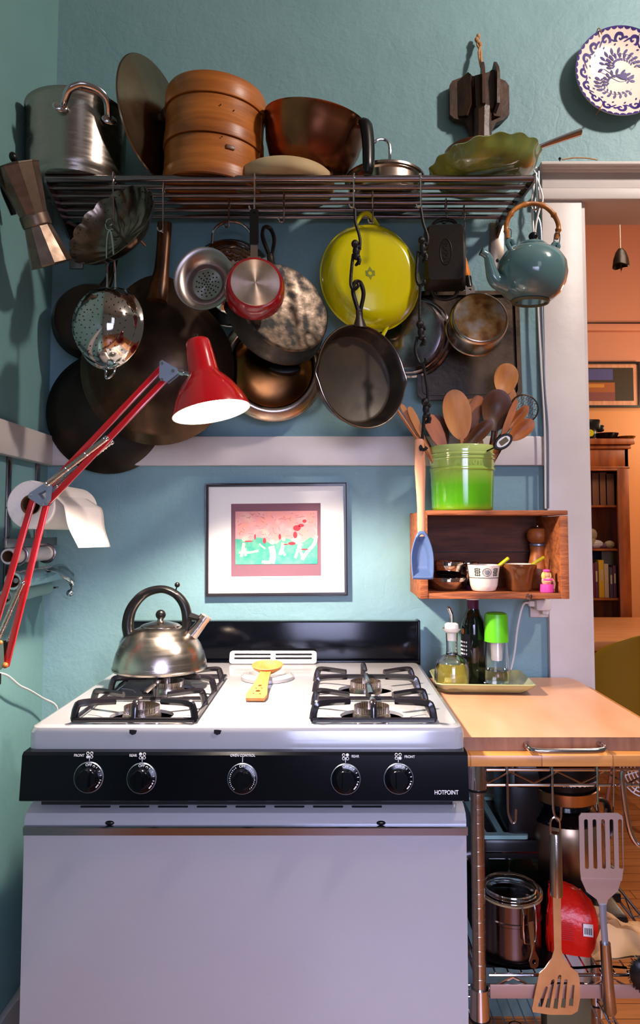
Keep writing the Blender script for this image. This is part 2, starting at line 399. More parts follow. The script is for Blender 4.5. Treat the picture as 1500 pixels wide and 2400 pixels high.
# cooktop: rounded rim + two shallow wells with burner openings
m = MB(); gx = (-.342, .080)
outer = rrect(SX0, YF, SX1, YB, .018); holes = []
for cx in gx:
    for cy in (1.34, 1.555): holes.append(circ(cx, cy, .058, 28, .048))
ins = rrect(SX0+.012, YF+.012, SX1-.012, YB-.01, .016)
m.plate(ins, ZT-.006, ZT, holes)
prof = [(0, -.048), (0, -.012), (.004, -.004), (.012, 0)]
L0 = [rrect(SX0+d, YF+d, SX1-d, YB-(d if d < .01 else .01), .018-d*.15) for d, _ in prof]
for (a, (_, za)), (b, (_, zb)) in zip(zip(L0, prof), zip(L0[1:], prof[1:])):
    A = m._v([(p[0], p[1], ZT+za) for p in a], None); B = m._v([(p[0], p[1], ZT+zb) for p in b], None)
    for i in range(len(A)): m._f([A[i], A[(i+1) % len(A)], B[(i+1) % len(A)], B[i]])
for cx in gx:      # embossed outline lines round each burner pair
    for cy in (1.34, 1.555):
        for sx in (-1, 1):
            m.tube([(cx+sx*.062, cy-.03, ZT+.0005), (cx+sx*.07, cy-.012, ZT+.0005), (cx+sx*.085, cy, ZT+.0005), (cx+sx*.1, cy+.004, ZT+.0005)], .0012, 5)
sp(m, 'cooktop', 'enamel', ang=30)
m = MB(); bx(m, SX0+.03, SX1-.03, YF+.03, YB-.03, ZT-.05, ZT-.02); sp(m, 'burner_well', 'hole')
for i, (x, y, z) in enumerate([(W(312, 1712, YF).x, YF, .905), (W(510, 1716, YF).x, YF, .905)]):
    m = MB(); m.plate([(-.006, -.003), (-.001, -.006), (.005, -.004), (.007, .002), (.001, .003), (-.006, .003)], 0, .001, m=TM(x, y-.0008, z) @ RX(90))
    sp(m, 'enamel_chip', 'hole')
# burners
for cx in gx:
    for cy in (1.34, 1.555):
        m = MB(); mm = TM(cx, cy, ZT-.018)
        m.lathe([(0, 0), (.035, 0), (.035, .018), (.033, .022), (.033, .026), (.0, .026)], 40, mm)
        def rid(r, z, a): return (r*(1+.03*(1 if int(a/(2*PI)*80) % 2 else -1)), z)
        m.lathe([(.0315, .024), (.0315, .036)], 160, mm, fn=rid)
        b = sp(m, 'burner', 'steel')
        m = MB(); m.lathe([(.034, .034), (.0335, .037), (.029, .0395), (.0, .0385)], 48, mm); sp(m, 'burner_cap', 'stone', b)
T['grate'] = mat('grate_enamel', '#1c171c', .22, coat=.6)
for cx in gx:
    m = MB(); x0, x1, y0, y1 = cx-.107, cx+.107, 1.285, 1.665; zf = ZT+.006
    P = [(x0, y0), (x1, y0), (x1, y1), (x0, y1)]
    for a, b in zip(P, P[1:]+P[:1]): m.tube([(a[0], a[1], zf), (b[0], b[1], zf)], .0045, 8)
    for cy in (1.34, 1.555):
        for sx in (-1, 1):
            xs = cx+sx*.107
            for sy in (-1, 1):
                y_ = cy+sy*.042
                m.tube([(xs, y_+sy*.01, zf), (xs-sx*.004, y_+sy*.009, zf+.02), (xs-sx*.014, y_+sy*.006, zf+.028), (xs-sx*.066, y_-sy*.018, zf+.026)], .0052, 6, sm=4, flat=(1.25, .8))
        for sy in (-1, 1):
            ye = y0 if (cy < 1.4 and sy < 0) else (y1 if (cy > 1.5 and sy > 0) else 1.4475)
            m.tube([(cx, ye, zf), (cx, ye-sy*.003, zf+.02), (cx, ye-sy*.012, zf+.03), (cx, cy+sy*.018, zf+.03)], .0042, 6, sm=3, flat=(1.3, .6))
    m.tube([(x0, 1.4475, zf), (x1, 1.4475, zf)], .0042, 8)
    sp(m, 'grate', 'grate')
# rear vent
m = MB(); v0, v1 = W(537, 1550, 1.84).x, W(742, 1550, 1.84).x
hs = []
for a, b in ((v0+.012, (v0+v1)/2-.006), ((v0+v1)/2+.006, v1-.012)):
    for q in (.012, .022): hs.append(rrect(a, q, b, q+.005, .002, 2))
m.plate(rrect(v0, 0, v1, .034, .008), -.004, .004, hs, TM(0, 1.842, ZT+.0) @ RX(62))
vt = sp(m, 'vent', 'enamel')
m = MB(); m.plate(rrect(v0+.006, .008, v1-.006, .03, .003), -.005, -.0042, (), TM(0, 1.842, ZT) @ RX(62)); sp(m, 'vent_opening', 'hole', vt)
# back guard
bgz = W(600, 1456, YB).z
m = MB(); bx(m, W(297, 1500, YB).x, SX1-.003, YB, YB+.03, ZT-.03, bgz, .004)
bx(m, SX1-.008, SX1, YB-.006, YB+.034, ZT-.03, bgz+.003, .003)
bx(m, W(297, 1500, YB).x, SX1-.003, YB-.012, YB, ZT-.002, ZT+.006, .002)
sp(m, 'backguard', 'blackenamel')
# control panel
px0, px1 = W(50, 1820, 1.245).x, W(1097, 1820, 1.245).x
pz0, pz1 = W(577, 1876, 1.24).z, W(577, 1763, 1.25).z
cpM = TM(0, 1.238, 0)
m = MB(); m.plate([(0, pz0), (.006, pz0-.003), (.05, pz0), (.05, pz1), (.014, pz1), (.008, pz1-.004)], px0, px1, m=TM(0, 1.238, 0) @ Matrix(((0, 0, 1, 0), (1, 0, 0, 0), (0, 1, 0, 0), (0, 0, 0, 1))))
cp = sp(m, 'control_panel', 'blackenamel', ang=30)
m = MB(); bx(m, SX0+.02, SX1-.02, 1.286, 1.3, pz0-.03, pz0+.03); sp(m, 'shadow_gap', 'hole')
def on_panel(px, py, out=.0): 
    p = W(px, py, 1.2405); t = (p.z-pz0)/(pz1-pz0); y = 1.238+.008*t
    return Vector((p.x, y-out, p.z))
slope = math.degrees(math.atan2(.008, pz1-pz0))
FP = lambda p: TM(p.x-SXC, p.y-1.6, p.z) @ RX(90-slope)
for i, (kx, ky) in enumerate(((208, 1822), (332, 1824), (568, 1825), (810, 1826), (934, 1825))):
    p = on_panel(kx, ky); k = KK(p)
    m = MB(k); m.lathe([(0, 0), (35, 0), (35, 3), (33, 6), (24, 8), (22, 20), (20, 22), (0, 22)], 48)
    kn = m.build('knob', 'blackenamel', st, FP(p))
    m = MB(k); m.plate(rrect(-7, -22, 7, 22, 6), 20, 34); m.build('knob_grip', 'blackenamel', kn)
    m = MB(k); m.lathe([(35.2, 2), (34.6, 4.6), (33.2, 5.6), (33.2, 4)], 48); m.build('knob_rim', 'silverpaint', kn)
    text('OFF', 8.5*k, TM(0, 28.5*k, 7.2*k), 'white', kn, ext=.0002)
    m = MB(k)
    if i == 2:
        for a in range(-140, 141, 9):
            if abs(a) > 25: m.box((27.5, 0, 6.9), (4 if a % 2 else 6, 1.6, .6), m=RZ(90-a))
    else:
        for a in (40, 60, 80, 100): m.box((28, 0, 6.9), (7, 1.6, .6), m=RZ(90-a))
        m.box((28, 0, 6.9), (4, 9, .6), m=RZ(-40)); m.box((28, 0, 6.9), (5, 4, .6), m=RZ(-22))
        m.tube([(28+2*math.cos(t), 2.6*math.sin(t), 7) for t in [j*PI/4 for j in range(8)]], .6, 4, closed=True, m=RZ(64))
    m.build('dial_marks', 'white', kn)
    # printed burner symbol and name over the knob
    tx, sxm = {0: ('FRONT', 7), 1: ('REAR', 5), 2: ('OVEN CONTROL', 0), 3: ('REAR', -4), 4: ('FRONT', -2)}[i]
    m = MB(k); q = on_panel(kx, ky-48)
    m.box((0, -5, .4), (1.4, 12, .5))
    if i != 2:
        for a, b in ((-1, -1), (1, -1), (-1, 1), (1, 1)):
            m.tube([(a*4.5+3*math.cos(t), b*4+3*math.sin(t)+2, .5) for t in [j*PI/6 for j in range(12)]], .7, 4, closed=True)
        fill = {0: (-1, -1), 1: (-1, 1), 3: (1, 1), 4: (1, -1)}[i]
        m.plate(circ(fill[0]*4.5, fill[1]*4+2, 3, 12), .2, .8)
    m.build('printed_symbol', 'white', cp, TM(SXC, 1.6, 0) @ FP(q))
    dx = {0: -25, 1: -22, 2: 0, 3: 23, 4: 27}[i]; q = on_panel(kx+dx, ky-(51 if i != 2 else 52)+(2 if i in (0, 4) else 0))
    text(tx, 8.2*k, TM(SXC, 1.6, 0) @ FP(q), 'white', cp, ext=.0002, font_w=.92)
q = on_panel(1046, 1857, .0002); text('HOTPOINT', 13.5*KK(q), TM(SXC, 1.6, 0) @ FP(q), 'white', cp, ext=.0002, font_w=.82)
# door
yD = 1.262; dz1 = W(577, 1906, yD).z; dzt = W(577, 1887, yD+.02).z
m = MB(); m.plate([(0, .1), (.05, .1), (.05, dzt), (.026, dzt), (.006, dz1-.002), (0, dz1-.012)], SX0+.001, SX1-.001, m=TM(0, yD, 0) @ Matrix(((0, 0, 1, 0), (1, 0, 0, 0), (0, 1, 0, 0), (0, 0, 0, 1))))
dr = sp(m, 'oven_door', 'enamel', ang=25)
ang = math.degrees(math.atan2(dzt-dz1+.002, .02))
for a in range(8):
    xa = W(183+a*91.5+37, 1892, yD+.01).x; hw = 36*KK(W(400, 1892, yD))
    if a*91.5+183 > 960: break
    m = MB(); m.plate(rrect(-hw, -.002, hw, .002, .0019, 3), 0, .0008, m=TM(xa, yD+.019, dz1-.002+(dzt-dz1+.002)*.65+.0004) @ RX(ang))
    m.build('vent_slot', 'hole', dr)
hz0, hz1 = W(577, 1957, yD).z, W(577, 1937, yD).z
m = MB(); m.plate([(0, hz0), (-.007, hz0+.002), (-.008, hz1), (-.006, hz1+.002), (0, hz1+.002)], px0+.001, SX1, m=TM(0, yD, 0) @ Matrix(((0, 0, 1, 0), (1, 0, 0, 0), (0, 1, 0, 0), (0, 0, 0, 1))))
m.build('handle_trim', mat('trim_chrome', '#8c8d9a', .2, 1), dr, ang=20)
for hx in (257, 893):
    m = MB(); q = W(hx, 1926, yD); m.ball((q.x, yD, q.z-.002), (.008, .003, .004)); m.build('handle_screw', 'black', dr)
m = MB(); bx(m, SX0+.01, SX1-.01, yD+.004, yD+.04, .02, .095, .004); sp(m, 'bottom_drawer', 'enamel')

# ============================================================ KETTLE, SPOON REST
def zsq(m):
    for v in m.bm.verts: v.co.z *= .84
    return m
kt, k = stand('kettle', 'brushed steel whistling kettle with black arched handle on rear left burner', 'kettle', 375, 1.565, .9545)
m = MB(k); m.lathe([(0, 0), (104, 0), (109, 3), (110, 8), (108, 12), (107, 22), (102, 46), (93, 70), (80, 92), (62, 110), (46, 119), (40, 121)], 64); zsq(m).build('body', 'steel', kt)
m = MB(k); m.lathe([(0, 114), (46, 118), (46, 121), (40, 125), (22, 131), (8, 134), (7, 140), (0, 140)], 48); ld = zsq(m).build('lid', 'steel', kt)
m = MB(k); m.ball((0, 0, 151), (12, 12, 14)); zsq(m).build('lid_knob', 'black', ld)
m = MB(k)
hp = [(-72, 0, 88), (-77, 0, 125), (-68, 0, 170), (-40, 0, 208), (0, 0, 222), (34, 0, 208), (55, 0, 178), (62, 0, 140), (58, 0, 108)]
m.tube(hp, [13, 13, 12, 11, 10, 10, 11, 11, 8], 10, sm=5, flat=(1.1, 1.25), up=(1, 0, 0))
m.tube([(58, 0, 150), (84, 0, 142), (98, 0, 138)], [12, 9, 6], 8)
hd = zsq(m).build('handle', 'black', kt)
m = MB(k); m.tube([(34, 0, 215), (38, 0, 232)], 1.5, 6); m.ball((38, 0, 234), (6.5, 6.5, 7.5)); zsq(m).build('whistle_trigger', 'black', hd)
m = MB(k); m.tube([(66, 0, 84), (86, 0, 112), (104, 0, 140)], [17, 14, 12], 16); m.tube([(100, 0, 137), (107, 0, 147)], [15, 14], 12); zsq(m).build('spout', 'steel', kt)
sr, k = stand('spoon_rest', 'white round ceramic spoon rest ring between the two grates', 'spoon rest', 627, 1.665, ZT)
m = MB(k); m.lathe([(0, 3), (38, 3), (44, 14), (54, 15), (62, 8), (62, 1), (52, 0), (0, 0)], 56); m.build('dish', 'enamel', sr)
p0 = Z(627, 1564, ZT+.03); p1 = Z(597, 1640, ZT+.006); k = KK(p0)
d = (p1-p0); L = d.length
ws = thing('wooden_spoon', 'wooden spoon with pierced flat handle lying on white spoon rest', 'spoon', Matrix.Translation(p0) @ Vector((0, -1, 0)).rotation_difference(d).to_matrix().to_4x4())
m = MB(k)
m.lathe([(0, -14), (18, -11), (32, -2), (37, 6), (36, 7), (30, 2), (16, -6), (0, -8)], 32, ey=1.05)
ys = -L/k
m.plate([(-12, -30), (-13, ys*.35), (-16, ys*.6), (-22, ys*.86), (-19, ys*.98), (19, ys*.98), (22, ys*.86), (16, ys*.6), (13, ys*.35), (12, -30)], -4, 2,
        [circ(0, ys*.62, 4.5, 8), circ(0, ys*.78, 5.5, 8), circ(6, ys*.7, 2.5, 6), circ(-6, ys*.7, 2.5, 6), circ(-7, ys*.85, 2.5, 6), circ(7, ys*.86, 2.5, 6)])
m.build('spoon', 'wood1', ws)

# ============================================================ WALL SHELF RACK
ZS = 2.098; BY = [1.68, 1.722, 1.764, 1.806, 1.848, 1.89]
ends = [(108, 1250), (113, 1232), (118, 1217), (124, 1200), (138, 1186), (152, 1172)]
rk = thing('shelf_rack', 'steel wall rack of six long bars carrying pots above and hooks below', 'shelf', TM(-.1, 1.9, ZS))
rp = lambda m, n, ma='bar', par=None: m.build(n, ma, par or rk, TM(.1, -1.9, -ZS))
XR = []
for i, (y, (a, b)) in enumerate(zip(BY, ends)):
    py = (423, 445, 465, 482, 497, 513)[i]; xa, xb = W(a, py, y).x, W(b, py, y).x; XR.append((xa, xb))
    m = MB(); m.tube([(xa, y, ZS), (xb, y, ZS)], .0082 if i == 0 else .0062, 12); rp(m, 'bar')
for s, px in ((0, 178), (1, 1166)):
    xe = XR[0][s]; xw = XR[5][s]; xv = W(px, 560, YW-.01).x; y0 = W(px, 628, YW-.01).z
    m = MB(); m.plate([(BY[0]-.004, ZS+.006), (YW-.006, ZS+.004), (YW-.006, ZS-.045), (YW-.05, ZS-.03), (BY[0]-.004, ZS-.012)], -.003, .003,
                      m=Matrix(((0, 0, 1, 0), (1, 0, 0, 0), (0, 1, 0, 0), (0, 0, 0, 1))))
    # lean the bracket between the ends of the bars
    for v in m.bm.verts: v.co.x += (xe+(xw-xe)*min(1, max(0, (v.co.y-BY[0])/(BY[5]-BY[0]))))
    rp(m, 'bracket')
    m = MB(); bx(m, xv-.019, xv+.019, YW-.006, YW, y0, ZS+.0, .002)
    m.mi = 1; m.lathe([(0, 0), (.006, 0), (.005, .003), (0, .004)], 12, TM(xv+.001, YW-.005, y0+.022) @ RX(90)); rp(m, 'wall_plate', ['bar' if s == 0 else 'warmsteel', 'black'])
    m = MB(); m.tube([(xw, BY[5], ZS-.01), (xv, YW-.004, ZS-.01)], .005, 6); rp(m, 'stay')

def place_shelf(name, label, cat, px, y, **kw): return stand(name, label, cat, px, y, ZS+.0085, **kw)
# stockpot
o, k = place_shelf('stockpot', 'tall stainless steel stockpot at the left end of the rack', 'pot', 178, 1.762)
m = MB(k); hh = 184; m.lathe([(0, 0), (95, 0), (102, 3), (105, 12), (105, 14), (108, 18), (110, 30), (112, hh-8), (114, hh-3), (117, hh), (114, hh+2), (110, hh-3), (107, 32), (100, 20), (0, 18)], 72); m.build('pot_body', 'steel', o)
for a in (-62, 118):
    m = MB(k); mm = RZ(a)
    m.tube([(111, -48, hh-52), (122, -47, hh-50), (142, -40, hh-30), (150, -22, hh-18), (152, 0, hh-15), (150, 22, hh-18), (142, 40, hh-30), (122, 47, hh-50), (111, 48, hh-52)], 7.5, 10, sm=4, m=mm, flat=(.8, 1.1))
    for s in (-1, 1): m.ball((111, s*52, hh-54), (4, 17, 11), m=mm)
    m.build('handle', 'chrome', o)
# leaning lid
o, k = hang('pot_lid', 'large round steel lid standing on edge between stockpot and bamboo steamer', 'lid', 363, 280, 1.775, yaw=68, roll=0, tilt=2)
o.matrix_world = o.matrix_world @ RZ(0)
m = MB(k); m.lathe([(0, 14), (60, 12), (106, 6), (130, 1), (137, 1), (139, -2), (136, -4), (128, -2), (104, 3), (60, 9), (0, 11)], 72); m.build('lid', 'lidsteel', o)
m = MB(k); m.lathe([(0, 12), (9, 12), (8, 24), (16, 28), (20, 38), (16, 46), (0, 48)], 24); m.build('knob', 'brownwood', o)
# bamboo steamer
o, k = place_shelf('bamboo_steamer', 'three tier round bamboo steamer with lid in middle of the rack', 'steamer', 497, 1.775, m=RY(2.5) @ RX(2))
def wob(r, z, a): return (r, z+1.5*math.sin(2*a))
for n, z0, z1, r in (('steamer_tier', 0, 88, 115), ('steamer_tier', 90, 176, 116)):
    m = MB(k); m.lathe([(r-8, z0), (r, z0), (r+.5, z0+2), (r, z0+26), (r-.5, z0+30), (r-2, z0+32), (r-2, z1-4), (r-3, z1), (r-8, z1), (r-8, z0)], 72, fn=wob)
    m.lathe([(0, z0+8), (r-8, z0+8)], 36)
    mm = RZ(-48 if z0 else -50)
    m.box((r-1, 0, (z0+z1)/2+2), (5, 3, z1-z0-6), 1, RZ(-15) @ TM(0, 0, 0))
    t = m.build(n, 'bamboo', o)
m = MB(k); m.box((114, 0, 62), (4, 20, 9), 1, RZ(-62) @ TM(0, 0, 0) @ RX(0)); m.build('cane_tie', 'wood3', o)
m = MB(k); m.lathe([(108, 178), (117, 178), (118, 181), (117, 218), (113, 226), (90, 231), (40, 234), (0, 235)], 72, fn=wob); m.build('lid', 'bamboo', o)
m = MB(k)
for a, z in ((-75, 150), (-60, 145), (-72, 80), (-64, 200)): m.ball((116*math.cos(R(a)), 116*math.sin(R(a)), z), 1.6, seg=6, n=4)
m.build('tack', 'black', o)
# stone disc and copper bowl pan
o, k = place_shelf('stone_disc', 'pale round stoneware disc lying flat under the copper bowl pan', 'baking stone', 668, 1.775)
m = MB(k); m.lathe([(0, 0), (100, 0), (112, 4), (117, 12), (116, 28), (110, 34), (0, 36)], 72); m.build('disc', 'stone', o)
zc_ = ZS+.0085+36*k+.011
o, k = stand('copper_pan', 'deep tarnished copper pan with black handle tilted on stone disc', 'pan', 722, 1.79, zc_, m=RY(9) @ RX(8))
m = MB(k); m.lathe([(0, 0), (55, 2), (80, 14), (98, 36), (110, 66), (116, 98), (119, 122), (122, 126), (119, 128), (115, 124), (106, 66), (94, 38), (76, 18), (52, 6), (0, 4)], 72); m.build('bowl', 'copper', o)
m = MB(k); m.tube([(98, -58, 108), (112, -72, 106)], 6, 8); b_ = m.build('handle_bracket', 'chrome', o)
m = MB(k); m.tube([(108, -70, 112), (118, -80, 104), (130, -92, 60), (138, -104, 12), (140, -106, -6)], [11, 16, 15, 14, 10], 12, sm=4, flat=(.8, 1.1)); m.build('handle', 'black', o)
# silver pot with lid
o, k = place_shelf('lidded_saucepan', 'small shiny lidded pot with looped lid handle behind black handle', 'pot', 902, 1.825)
m = MB(k); m.lathe([(0, 0), (76, 0), (84, 6), (86, 14), (85, 44), (90, 47), (90, 50), (0, 50)], 56); m.build('pot_body', 'warmsteel', o)
m = MB(k); m.lathe([(90, 50), (94, 50), (94, 55), (88, 59), (60, 68), (30, 74), (0, 75)], 56); ld = m.build('lid', 'steel', o)
m = MB(k); m.lathe([(0, 74), (8, 74), (8, 79), (20, 82), (21, 88), (0, 91)], 24); m.build('knob', 'black', ld)
m = MB(k)
m.tube([(4, -70, 56), (5, -84, 60), (4, -86, 92), (-6, -86, 104), (-22, -86, 104), (-34, -84, 92), (-38, -80, 66)], 3.2, 8, sm=3); m.build('wire_handle', 'chrome', o)
# skillet behind + green dish
o, k = place_shelf('copper_skillet', 'dark copper skillet with hollow steel handle behind green fluted dish', 'pan', 1118, 1.765, )
o.location.z += .032
m = MB(k); m.lathe([(0, 2), (48, 2), (62, 14), (74, 34), (80, 52), (76, 64), (50, 72), (0, 75)], 56); m.build('pan_body', 'copper', o)
m = MB(k); m.tube([(74, -6, 46), (130, -12, 66), (190, -16, 88), (238, -18, 104)], [9, 7, 9, 11], 14, sm=4, flat=(.7, 1.2)); m.build('handle', 'chrome', o)
m = MB(k); m.tube([(233, -18, 102.5), (239.5, -18, 105)], [8, 8], 10, flat=(.7, 1.2)); m.build('handle_opening', 'hole', o)
o, k = place_shelf('pie_dish', 'green glazed pie dish with crimped rim at the right end of the rack', 'dish', 1142, 1.745, m=RY(-7) @ RX(0) @ TM(0, 0, .011))
def crimp(r, z, a):
    w = max(0, (z-40)/28); return (r*(1+.02*w*math.sin(16*a)), z+2.0*w*math.sin(16*a+1))
m = MB(k); m.lathe([(0, 0), (78, 0), (88, 3), (108, 14), (119, 28), (124, 40), (130, 48), (127, 51), (119, 44), (110, 30), (98, 17), (80, 8), (0, 7)], 160, fn=lambda r, z, a: (r*(1+.02*max(0, (z-28)/22)*math.sin(16*a)), z+2.2*max(0, (z-28)/22)*math.sin(16*a+1))); m.build('dish', 'green', o)

# ============================================================ HANGING PANS
# small pan behind the colander
def handle_tear(m, y0, L, w, t=7, r=7):
    """cast handle rising from y0: neck then tear drop loop"""
    m.tube([(0, y0-6, 0), (0, y0+L*.18, 0), (0, y0+L*.34, 0)], [r*2.6, r*1.35, r*1.3], 10, sm=4, flat=(.6, 1), up=(0, 0, 1))
    P = [(0, y0+L*.30, 0), (w*.45, y0+L*.5, 0), (w*.78, y0+L*.75, 0), (w*.5, y0+L*.95, 0), (0, y0+L, 0), (-w*.5, y0+L*.95, 0), (-w*.78, y0+L*.75, 0), (-w*.45, y0+L*.5, 0)]
    m.tube(P, r*.72, 8, closed=True, sm=5, flat=(1.2, .9), up=(0, 0, 1))
o, k = hang('dark_skillet', 'dark round skillet hanging against the wall behind the shiny colander', 'pan', 212, 748, 1.835, yaw=8)
m = MB(k); m.lathe([(0, 12), (70, 12), (80, 8), (94, -24), (92, -26), (76, 4), (0, 6)], 56); m.build('pan_body', 'carbon2', o)
m = MB(k); m.tube([(28, 78, -8), (42, 110, -8), (60, 196, -8)], [14, 9, 8], 8, sm=3, flat=(.6, 1)); m.build('handle', 'carbon2', o)
o, k = hang('flat_wok', 'largest dark round pan low on the wall overlapping the white rail', 'pan', 253, 964, 1.895, yaw=4)
m = MB(k); m.lathe([(0, 26), (60, 24), (106, 14), (128, 2), (142, -10), (146, -14), (143, -16), (126, -3), (100, 9), (0, 20)], 80); m.build('pan_body', 'carbon2', o)
m = MB(k); m.tube([(-20, 125, -6), (-24, 150, -4), (0, 168, -2), (24, 150, -4), (20, 125, -6)], 6, 8, sm=4); m.build('handle', 'carbon2', o)
o, k = hang('wok', 'carbon steel wok with long tubular handle hanging behind the red lamp shade', 'wok', 366, 862, 1.80, yaw=2, tilt=-4)
m = MB(k)
def wokf(r, z, a):
    t = max(0, math.sin(a))**10*max(0, (r-120)/60); return (r*(1+.22*t), z)
m.lathe([(0, 62), (50, 58), (92, 44), (128, 24), (150, 8), (156, 6), (160, 2), (176, -12), (181, -16), (178, -19), (156, -2), (124, 18), (88, 38), (48, 52), (0, 55)], 96, fn=wokf); m.build('pan_body', 'carbon', o)
m = MB(k)
m.tube([(6, 150, 22), (10, 190, 14), (14, 226, 8), (18, 290, 2), (20, 338, 0)], [24, 22, 17, 16, 17], 14, sm=4, flat=(.8, 1)); m.build('handle', mat('rusty_handle', '#6b3f1c', .35, .6, col2='#2c1a10', ns=40, st=(1, .15, 1)), o)
# steamer basket
o, k = hang('steamer_basket', 'dark folding vegetable steamer basket tilted behind the wire colander handle', 'steamer', 294, 566, 1.665)
o.matrix_world = o.matrix_world @ RZ(44) @ RX(-32)
m = MB(k)
def pet(r, z, a): return (r*(1+.05*abs(math.sin(8*a))*(r/100)), z+4*abs(math.sin(8*a))*(r/110))
m.lathe([(0, 0), (44, 0), (50, 3), (74, 18), (92, 36), (102, 52), (100, 53), (90, 38), (72, 21), (48, 5), (0, 3)], 160, ex=1.12, ey=1.0, fn=pet)
m.mi = 1
for q in range(16):
    for rr in (62, 74, 86, 95):
        for da in (-.05, .05) if rr > 70 else (0,):
            a = 2*PI*(q+.5)/16+da; z = {62: 10.5, 74: 18, 86: 30, 95: 42}[rr]+4*abs(math.sin(8*a))*(rr/110)
            m.ball((rr*1.15*math.cos(a), rr*1.03*math.sin(a), z+2.5), (1.5, 1.5, 1.6), seg=6, n=4)
for rr in (15, 27, 39):
    n = rr
    for j in range(n): m.ball((rr*math.cos(2*PI*j/n), rr*math.sin(2*PI*j/n), 3.4), 1.1, seg=5, n=3)
T['darksteel'] = mat('dark_steel', '#5b5048', .2, 1, col2='#8d7c6c', ns=30)
m.build('basket', ['darksteel', 'hole'], o)
m = MB(k); m.tube([(0, 0, 3), (0, 0, 54)], 3, 8); m.tube([(8*math.cos(t), 8*math.sin(t)*0, 60+8*math.sin(t)) for t in [j*PI/6 for j in range(12)]], 1.6, 6, closed=True); m.build('centre_post', 'chrome', o)
for a in (60, 180, 300): m = MB(k); m.tube([(50*math.cos(R(a)), 50*math.sin(R(a)), 3), (52*math.cos(R(a)), 52*math.sin(R(a)), -14)], 2.5, 6); m.build('foot', 'chrome', o)
# colander
o, k = hang('colander', 'shiny perforated steel colander with double wire handle hanging below front hook', 'colander', 252, 765, 1.60, yaw=-18, tilt=4, roll=3)
prof = [(0, 74), (18, 73), (36, 68), (54, 58), (69, 43), (79, 26), (85, 8), (88, -6), (92, -9), (93, -12), (90, -14), (86, -11), (82, 6), (76, 22), (66, 39), (52, 53), (34, 63), (0, 69)]
m = MB(k); m.lathe(prof, 96, ex=.97, ey=1.08)
m.mi = 1
for lat in range(1, 8):
    n = int(6+lat*3.6)
    for j in range(n):
        if (j*7+lat*3) % 9 in (0,): continue
        th_ = lat*.155; a = 2*PI*(j+.5*(lat % 2))/n
        rr, zz = 86*math.sin(th_), 75*math.cos(th_)
        m.ball((rr*math.cos(a)*.97, rr*math.sin(a)*1.08, zz), (1.5, 1.5, 1.0), seg=6, n=4)
m.build('bowl', ['mirror', 'hole'], o)
m = MB(k); m.tube([(-8, 96, -8), (-7, 150, -4), (-5, 200, 0), (-1, 230, 2), (4, 235, 2), (8, 230, 2), (12, 200, 0), (14, 150, -4), (15, 96, -8)], 2.6, 8, sm=4); m.build('wire_handle', 'chrome', o)
m = MB(k); m.tube([(-18, -96, -10), (-8, -104, -8), (-4, -122, -2), (4, -126, 0), (16, -118, -2), (17, -104, -8), (8, -95, -10)], 2.6, 8, sm=4); m.build('rest_hook', 'chrome', o)
# hammered bowl with bail
o, k = hang('serving_lid', 'round reflective steel lid with arched bail handle behind the funnel strainer', 'lid', 543, 662, 1.86, yaw=8)
m = MB(k); m.lathe([(0, 50), (34, 47), (64, 36), (86, 20), (98, 4), (104, 0), (106, -4), (102, -5), (84, 14), (60, 30), (0, 44)], 64, fn=lambda r, z, a: (r, z+.8*math.sin(22*a)*(1 if 20 < r < 90 else 0)))
m.build('lid', 'mirror', o)
m = MB(k); m.tube([(-46, 84, 16), (-42, 112, 24), (-22, 130, 26), (0, 134, 27), (22, 130, 26), (42, 112, 24), (46, 84, 16)], 3.4, 8, sm=4); m.build('bail_handle', 'chrome', o)
# funnel strainer
o, k = hang('funnel_strainer', 'wide rimmed aluminium funnel strainer with perforated centre', 'strainer', 480, 657, 1.685, yaw=-4, roll=0, tilt=2)
m = MB(k); m.lathe([(76, 10), (76, 13), (72, 13), (58, 4), (44, -10), (42, -14), (40, -24), (38, -26), (0, -26), (0, -28), (40, -28), (44, -18), (60, 1)], 72, ex=.93, ey=1.0)
m.mi = 1; random.seed(3)
for n, r in ((1, 0), (6, 7), (10, 14), (12, 22), (14, 29)):
    for j in range(n):
        a = 2*PI*j/n+r*.3; m.ball((r*math.cos(a)*.93, r*math.sin(a), -25.8), (2, 2, .6), seg=8, n=4)
m.build('funnel', [mat('spun_aluminium', '#b3a5a0', .3, 1, aniso=.8), 'hole'], o)
# red small pan
o, k = hang('red_saucepan', 'small red saucepan showing its pale metal base', 'pan', 597, 677, 1.62, yaw=8, tilt=6)
m = MB(k); m.lathe([(0, 34), (57, 34), (62, 33), (68, 22), (71, 6), (71, -16), (69, -17), (66, 4), (60, 26), (0, 30)], 72); m.build('pan_body', 'redpan', o)
m = MB(k); m.lathe([(0, 35.4), (3, 35.2), (56, 35.2), (57, 34), (0, 34)], 72); m.build('base_disc', mat('spun_base', '#c9b4a6', .34, .85, aniso=.9, col2='#b89a86', ns=30), o)
m = MB(k); m.plate([(-9, 66), (9, 66), (8, 108), (-8, 108)], -3, 3, m=TM(-2, 0, 6)); m.plate(rrect(-16, 68, 16, 76, 3), -2, 5, m=TM(-2, 0, 6)); m.build('handle_neck', 'steel', o)
m = MB(k); m.plate(rrect(-10.5, 106, 10.5, 196, 6), -5, 5, [circ(0, 186, 4, 10)], TM(-2, 0, 6)); m.build('handle', 'black', o)
